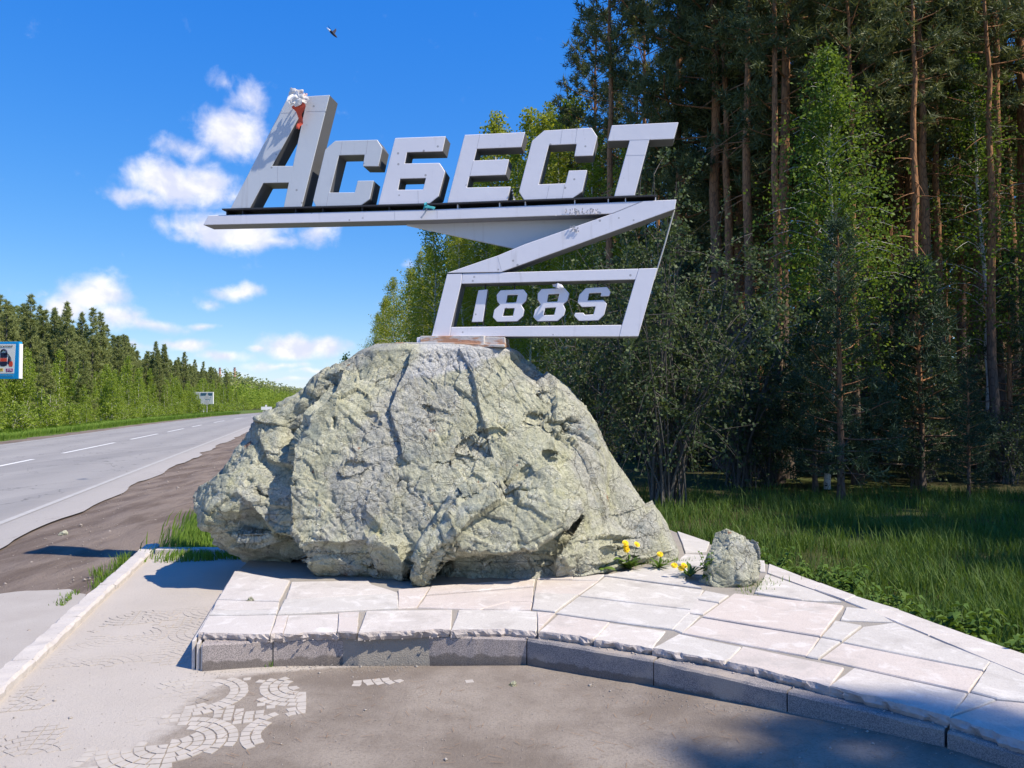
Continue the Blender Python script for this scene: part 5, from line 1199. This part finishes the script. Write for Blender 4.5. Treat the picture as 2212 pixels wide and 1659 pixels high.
# dandelions, big leaf, plant at the small rock
def dandelion(px, py, flowers, nl, label, hz=.16):
    b = gp(px, py, PZ); o = empty('dandelion', tuple(b)); tag(o, label, 'dandelion'); r = np.random.default_rng(int(px)); V, Fq, rn = [], [], []
    for i in range(nl):
        a = r.uniform(0, 6.28); L = r.uniform(.06, .16); up = r.uniform(.4, 1.3); d = np.array([math.cos(a), math.sin(a), 0]); sd = np.array([-math.sin(a), math.cos(a), 0]); o_ = len(V)
        for t, wd in ((0, .003), (.35, .009), (.7, .011), (1, .001)):
            c = d * L * t * (1 - .35 * up * .5) + np.array([0, 0, L * up * (t - .45 * t * t)]); V += [c - sd * wd, c + sd * wd]
        Fq += [[o_ + 2 * k, o_ + 2 * k + 1, o_ + 2 * k + 3, o_ + 2 * k + 2] for k in range(3)]; rn += [r.random()] * 3
    link('leaves', np_mesh('dandelion_leaves', np.array(V), np.array(Fq), [M_WEED], rnd=rn), o)
    for (fx, fy) in flowers:
        dd = ray(fx, fy); t = (b[1] - .03) / dd[1]; top = np.array([0, 0, CAMZ]) + dd * t - b
        stm = MB().tube([(0, 0, 0), tuple(top * .55 + np.array([.01, 0, .01])), tuple(top)], .0025, 5).build('stem', M_WEED, o)
        P_ = []; Fp = []; tilt = norm(np.array([r.normal(0, .25), -.75, .8])); e1 = norm(np.cross(tilt, [1, .2, 0])); e2 = np.cross(tilt, e1)
        for ring, (rr, hh, n) in enumerate([(.027, .002, 22), (.020, .008, 18), (.012, .012, 12)]):
            for i in range(n):
                a = i * 6.283 / n + ring; q0 = len(P_); c_ = e1 * math.cos(a) + e2 * math.sin(a); s_ = -e1 * math.sin(a) + e2 * math.cos(a)
                P_ += [top + tilt * hh * .3, top + c_ * rr + s_ * .0035 + tilt * hh, top + c_ * rr - s_ * .0035 + tilt * hh]; Fp.append([q0, q0 + 1, q0 + 2])
        link('flower', np_mesh('dandelion_flower', np.array(P_), np.array(Fp), [M_PETAL]), stm)
z4 = lambda x, y: (1244.3 + .20313 * x, 1106 + .20313 * y)
dandelion(*z4(560, 605), [z4(525, 330), z4(540, 405), z4(648, 345), z4(530, 370)], 110, 'dandelion clump with yellow heads leaning on the boulder foot')
dandelion(*z4(880, 595), [z4(893, 450)], 34, 'single dandelion beside the dark crack in the boulder foot')
dandelion(*z4(1210, 690), [z4(1120, 600), z4(1150, 570), z4(1045, 570)], 30, 'small dandelion on the slabs left of the small rock')
wo = place(*WEEDS[1], 'weed_plant', 'stem', 'leaves', tuple(gp(*z4(1440, 745), PZ)), 0, .95, 'leafy weed growing against the foot of the small rock', 'weed', None)
b = gp(*z4(260, 625), PZ); bl_ = empty('dock_plant', tuple(b)); tag(bl_, 'single plant with big drooping green leaves at the boulder foot', 'plant')
for (a, L, up) in [(.2, .20, .6), (-.9, .17, .25), (2.4, .15, .9), (1.4, .14, 1.0), (-1.6, .12, .3)]:
    V, n = [], 8; d = np.array([math.cos(a), math.sin(a), 0]); sd = np.array([-math.sin(a), math.cos(a), 0])
    for k in range(n + 1):
        t = k / n; wd = .055 * math.sin(math.pi * min(1, t * .93 + .07)) ** .8 * (1 - .35 * t); c = d * L * t + np.array([0, 0, .02 + L * up * math.sin(t * 2.4) * .75]); V += [c - sd * wd - np.array([0, 0, .01]), c, c + sd * wd - np.array([0, 0, .01])]
    Fq = [[3 * k + j, 3 * k + j + 1, 3 * k + j + 4, 3 * k + j + 3] for k in range(n) for j in range(2)]
    link('leaf', np_mesh('dock_leaf', np.array(V), np.array(Fq), [M_WEED], smooth=True, rnd=[.75] * len(Fq)), bl_)
# moss and grass tufts in the joints round the boulder foot
r = np.random.default_rng(76); tv = []
for (px, py, n, sp_x, sp_y) in [(1290, 1226, 60, 40, 4), (1400, 1218, 80, 34, 3), (1455, 1212, 60, 22, 3), (1628, 1272, 90, 22, 8), (1190, 1237, 30, 30, 3), (585, 1440, 14, 4, 2), (1650, 1262, 40, 26, 6)]:
    for i in range(n):
        z = PZ - .01 if py < 1400 else 0.0; tv.append(gp(px + r.normal(0, sp_x), py + r.normal(0, sp_y), z))
tv = np.array(tv); blades('joint_tufts', tv[:, :2], tv[:, 2], .02, .06, .0025, M_GRASS2, 77, 'tiny tufts of grass sprouting between slabs and rocks', .7)
# grit and crumbs on the forecourt
r = np.random.default_rng(78); V, Fq = [], []
oct_ = np.array([[1, 0, 0], [-1, 0, 0], [0, 1, 0], [0, -1, 0], [0, 0, .6], [0, 0, -.6]]); of = ((0, 2, 4), (2, 1, 4), (1, 3, 4), (3, 0, 4), (2, 0, 5), (1, 2, 5), (3, 1, 5), (0, 3, 5))
for i in range(2600):
    y = 3.0 + 2.6 * r.random() ** 1.2; x = r.uniform(-2.9, 3.0)
    if i < 900: t = r.random(); p_ = FW[0] + (FW[5] - FW[0]) * t if t < .7 else FW[5] + (FW[11] - FW[5]) * r.random(); x, y = p_[0], p_[1] - abs(r.normal(0, .10)) - .02
    elif y > 4.45 and x > -2.0: continue
    sz = r.uniform(.0015, .0045) * (1 + 2.0 * (r.random() < .03)); b = len(V); z = float(fore_z(x, y)) + .002
    V += (oct_ * r.uniform(.6, 1.4, (6, 3)) * sz + np.array([x, y, z])).tolist(); Fq += [[b + k for k in f] for f in of]
tag(link('grit', np_mesh('grit', V, np.array(Fq), [m_plain('grit_stone', (.36, .33, .30), .9, .5, 40)])), 'loose grit and crumbs scattered over the forecourt', 'grit', None, 'stuff')
r = np.random.default_rng(80); V, Fq = [], []
for i in range(420):
    y = 3.0 + 1.7 * r.random(); x = r.uniform(-1.5, 2.8)
    if y > 4.5 - .28 * max(0, x): continue
    a = r.uniform(0, 3.14); L = r.uniform(.008, .035); d = np.array([math.cos(a), math.sin(a), 0]); n_ = np.array([-d[1], d[0], 0]) * .0011; c = np.array([x, y, float(fore_z(x, y)) + .0045]); b = len(V)
    V += [c - d * L - n_, c - d * L + n_, c + d * L + n_ + np.array([0, 0, .003]), c + d * L - n_ + np.array([0, 0, .003])]; Fq.append([b, b + 1, b + 2, b + 3])
tag(link('needle_litter', np_mesh('needle_litter', V, np.array(Fq), [m_plain('dry_needles', (.30, .19, .11), .8, .4, 30)])), 'dry pine needles scattered over the silt in front of the kerb', 'litter', None, 'stuff')
r = np.random.default_rng(79); V, Fq = [], []
for i in range(900):
    s_ = 4 + 22 * r.random() ** 1.6; p_ = rp(s_, r.uniform(1.85, 3.3)); sz = r.uniform(.004, .014) * (1 + 1.5 * (r.random() < .04)); b = len(V)
    V += (oct_ * r.uniform(.6, 1.4, (6, 3)) * sz + np.array([p_[0], p_[1], -.048])).tolist(); Fq += [[b + k for k in f] for f in of]
tag(link('verge_gravel', np_mesh('verge_gravel', V, np.array(Fq), [m_plain('verge_stone', (.33, .29, .26), .9, .5, 40)])), 'loose gravel scattered over the brown verge', 'gravel', None, 'stuff')

# ------------------------------------------------------------------ billboard, road signs, chimneys, bird
def text_mesh(name, body, size, m, align='CENTER'):
    cu = bpy.data.curves.new(name, 'FONT'); cu.body = body; cu.size = size; cu.align_x = align; cu.align_y = 'CENTER'; cu.extrude = .002
    o = bpy.data.objects.new(name, cu); COL.objects.link(o); dg = bpy.context.evaluated_depsgraph_get(); me = bpy.data.meshes.new_from_object(o.evaluated_get(dg))
    bpy.data.objects.remove(o); me.materials.clear(); me.materials.append(m); return me
def board_frame(root, name, w_, h_, d_, m): return MB().box((0, 0, 0), w_, d_, h_).build(name, m, root, bevel=.01)
m_blue = m_plain('billboard_blue', (.01, .34, .80), .4, .1); m_wh = m_plain('billboard_white', (.88, .88, .88), .5, .03); m_pump = m_plain('print_navy', (.025, .028, .075), .5); m_red = m_plain('print_red', (.75, .09, .06), .5)
m_yel = m_plain('print_yellow', (.85, .55, .12), .5); m_mag = m_plain('print_magenta', (.36, .03, .26), .5); m_ink = m_plain('print_black', (.02, .02, .03), .5); m_cy = m_plain('print_pale_blue', (.12, .52, .82), .5); m_grey = m_plain('galvanised_grey', (.46, .48, .50), .5)
d0 = 45.0; ct_ = np.array([at_d(50 - 67, d0), d0, CAMZ + (HZ - 779) / F * d0]); BW, BH = 67 * 2 / F * d0, 80 / F * d0
bb = empty('billboard', (ct_[0], ct_[1], -.07), math.radians(-8)); tag(bb, 'blue framed advertising billboard with a pump picture across the road', 'billboard')
zc = ct_[2] + .07; px2m = d0 / F
def onb(me, x, z, name): o = link(name, me, bb); o.location = (x, -.145, z); o.rotation_euler = (math.pi / 2, 0, 0); return o
MB().box((0, 0, zc), BW, .26, BH).build('frame', m_blue, bb, bevel=.02)
xr_ = BW / 2; P1 = lambda x, y: (xr_ + (x - 50) * px2m, zc + (779 - y) * px2m)
def flat(name, pts, m, off): return MB().prism([(P1(*p)[0], -off, P1(*p)[1]) for p in pts], [(P1(*p)[0], -off + .006, P1(*p)[1]) for p in pts]).build(name, m, bb)
g1 = lambda x, y: (.0625 * x, 725.9 + .0625 * y)
flat('poster', [g1(-1500, 268), g1(670, 292), g1(622, 1300), g1(-1500, 1300)], m_wh, .138)
flat('print_body', [g1(98, 590), g1(355, 590), g1(355, 760), g1(90, 760)], m_pump, .146); flat('print_band', [g1(92, 772), g1(352, 772), g1(350, 885), g1(88, 885)], m_red, .146)
flat('print_body', [g1(75, 890), g1(360, 890), g1(352, 1020), g1(230, 1055), g1(120, 1045), g1(72, 985)], m_pump, .146)
flat('print_float', [g1(440, 880), g1(560, 880), g1(582, 980), g1(560, 1065), g1(450, 1060), g1(415, 1000)], m_red, .146); flat('print_plug', [g1(405, 715), g1(445, 715), g1(470, 870), g1(430, 990), g1(365, 960)], m_pump, .146)
def arc(name, pts, m, rad): return MB().tube([(P1(*p)[0], -.15, P1(*p)[1]) for p in pts], rad, 6).build(name, m, bb)
arc('print_handle', [g1(115, 580), g1(125, 530), g1(170, 490), g1(230, 478), g1(290, 490), g1(330, 530), g1(345, 590)], m_pump, .045); arc('print_lead', [g1(345, 590), g1(420, 660), g1(490, 750), g1(520, 870)], m_ink, .016)
flat('price_tag', [g1(-60, 1120), g1(210, 1120), g1(210, 1225), g1(-60, 1225)], m_yel, .146); flat('discount_tag', [g1(320, 1130), g1(582, 1130), g1(578, 1242), g1(320, 1242)], m_mag, .146)
for (tx, gx, gy, sz, m_) in [('насос дренажный', 150, 362, .16, m_ink), ('9', 45, 1168, .20, m_ink), ('шт', 150, 1150, .09, m_ink), ('31%', 450, 1186, .19, m_wh)]:
    x_, z_ = P1(*g1(gx, gy)); onb(text_mesh('lettering', tx, sz, m_), x_, z_, 'lettering').location.y = -.155
for yy in (1325, 1352, 1385): flat('small_print', [g1(60, yy), g1(600, yy + 4), g1(600, yy + 18), g1(60, yy + 14)], m_cy, .142)
MB().box((xr_ + .01, .0, zc - .05), .05, .24, BH * .93).build('side_panel', m_wh, bb)
MB().box((-.4, .05, zc / 2 - BH / 4), .22, .22, zc - BH / 2).build('post', m_grey, bb)
# far billboard, half hidden by the trees
d1 = 116.0; fb = empty('far_billboard', (at_d(438, d1), d1, -.07), math.radians(-12)); tag(fb, 'white roadside billboard with dark title bar half hidden by birches', 'billboard')
fz = CAMZ + (HZ - 859) / F * d1; k1 = d1 / F
MB().box((0, 0, fz), 52 * k1, .15, 26 * k1).build('panel', m_wh, fb, bevel=.02); MB().box((10 * k1, -.085, fz + 8.5 * k1), 28 * k1, .02, 5 * k1).build('title_bar', m_plain('print_slate', (.07, .17, .25), .5), fb)
for k in range(3): MB().box((14 * k1, -.085, fz + (1.5 - 3.4 * k) * k1), (16 - 3 * k) * k1, .02, 1.0 * k1).build('text_line', m_grey, fb)
MB().box((0, .05, fz / 2 - 6 * k1), .35, .3, fz - 12 * k1).build('post', m_grey, fb)
# warning sign seen from behind, on its post
d2 = 103.0; rs_ = empty('road_sign', (at_d(447.5, d2), d2, -.07)); tag(rs_, 'grey back of a triangular and a round road sign on one post', 'road sign')
MB().tube([(0, 0, 0), (0, 0, 1.9), (0, 0, 3.0)], .045, 8).build('post', m_grey, rs_)
q_ = [(-.45, -.05, 2.15), (.45, -.05, 2.15), (0, -.05, 2.95)]; MB().prism(q_, [(x, -.08, z) for x, y, z in q_]).build('triangle_plate', m_grey, rs_)
q_ = [(.33 * math.cos(a), -.05, 1.72 + .33 * math.sin(a)) for a in np.linspace(0, 6.283, 24, endpoint=False)]; MB().prism(q_, [(x, -.08, z) for x, y, z in q_]).build('round_plate', m_grey, rs_)
# direction board at the bend
d3 = 124.0; k3 = d3 / F; ds = empty('direction_board', (at_d(576, d3), d3, -.07)); tag(ds, 'white direction board on two posts where the road meets the boulder', 'road sign')
MB().box((0, 0, CAMZ + (HZ - 882) * k3 + .07), 23 * k3, .06, 6.5 * k3).build('panel', m_wh, ds); MB().box((-1.0 * k3, 0, CAMZ + (HZ - 876.6) * k3 + .07), 4 * k3, .05, 4 * k3).build('top_panel', m_wh, ds)
for sx in (-7, 7): MB().tube([(sx * k3, .06, 0), (sx * k3, .06, 1.0)], .05, 6).build('post', m_grey, ds)
# chimneys
def f_chim(t, p):
    z = t.add('ShaderNodeSeparateXYZ', {0: p}).outputs[2]; n = t.noise(p, .4, 3)
    c = t.mix(n, (.40, .21, .155, 1), (.50, .30, .23, 1)); return bsdf(t, c, .9)
M_CH = mat('chimney_brick', f_chim); M_CHD = m_plain('chimney_dark_band', (.17, .16, .19), .8)
for (px, ty, lb) in [(474.5, 794, 'far brick chimney, the left one of two above the trees'), (506.5, 793.5, 'far brick chimney, the right one of two above the trees')]:
    dd = 1500.0; k = dd / F; H = CAMZ + (HZ - ty) * k; c = empty('chimney', (at_d(px, dd), dd, 0)); tag(c, lb, 'chimney', 'two far chimneys')
    zs = np.array([0, .5, .8, 1.0]) * H; MB().tube([(0, 0, z) for z in zs], [3.6 * k, 2.7 * k, 2.3 * k, 2.1 * k], 20).build('shaft', M_CH, c, smooth=True)
    MB().tube([(0, 0, H - 2.4 * k), (0, 0, H)], 2.25 * k, 20).build('rim_band', M_CHD, c, smooth=True); MB().tube([(0, 0, H - 5.6 * k), (0, 0, H - 4.8 * k)], 3.6 * k, 20).build('gallery', M_CHD, c)
# bird
dB = 14.0; pb = np.array([0, 0, CAMZ]) + ray(717, 70) * dB; a_ = np.array([0, 0, CAMZ]) + ray(706, 60) * dB - pb; b_ = np.array([0, 0, CAMZ]) + ray(728, 81) * (dB - .06) - pb
bd = empty('bird', tuple(pb)); tag(bd, 'small dark bird with a pale tail flying high in the blue sky', 'bird')
M_BD = m_plain('bird_dark', (.030, .030, .05), .6); M_BT = m_plain('bird_pale', (.72, .74, .78), .7)
ax = norm(b_ - a_); lt = norm(np.cross(ax, [0, 1, 0])); t = np.linspace(0, 1, 12); body_r = .026 * np.sin(np.pi * np.clip(t * .92 + .05, 0, 1)) ** .8 * (.6 + .7 * t)
V1, F1 = tube_arrays(a_ + np.outer(t, b_ - a_), body_r, 10); mi = list(np.where(np.repeat(t[:-1], 10) < .28, 1, 0))
W1 = np.array([a_ + (b_ - a_) * .45, a_ + (b_ - a_) * .72, a_ + (b_ - a_) * .62 + np.array([.045, .06, .085]), a_ + (b_ - a_) * .50 + np.array([.055, .09, .125]), a_ + (b_ - a_) * .50, a_ + (b_ - a_) * .74, a_ + (b_ - a_) * .62 + np.array([-.02, -.13, .03]), a_ + (b_ - a_) * .48 + np.array([-.03, -.21, .045])])
V = np.concatenate([V1, W1]); o_ = len(V1); me = np_mesh('bird_body', V, [F1, np.array([[o_, o_ + 1, o_ + 2, o_ + 3], [o_ + 4, o_ + 5, o_ + 6, o_ + 7]])], [M_BD, M_BT], smooth=True, midx=mi + [0, 0])
link('body', me, bd)
print('done', round(time.time() - T0, 1), len(bpy.data.objects))
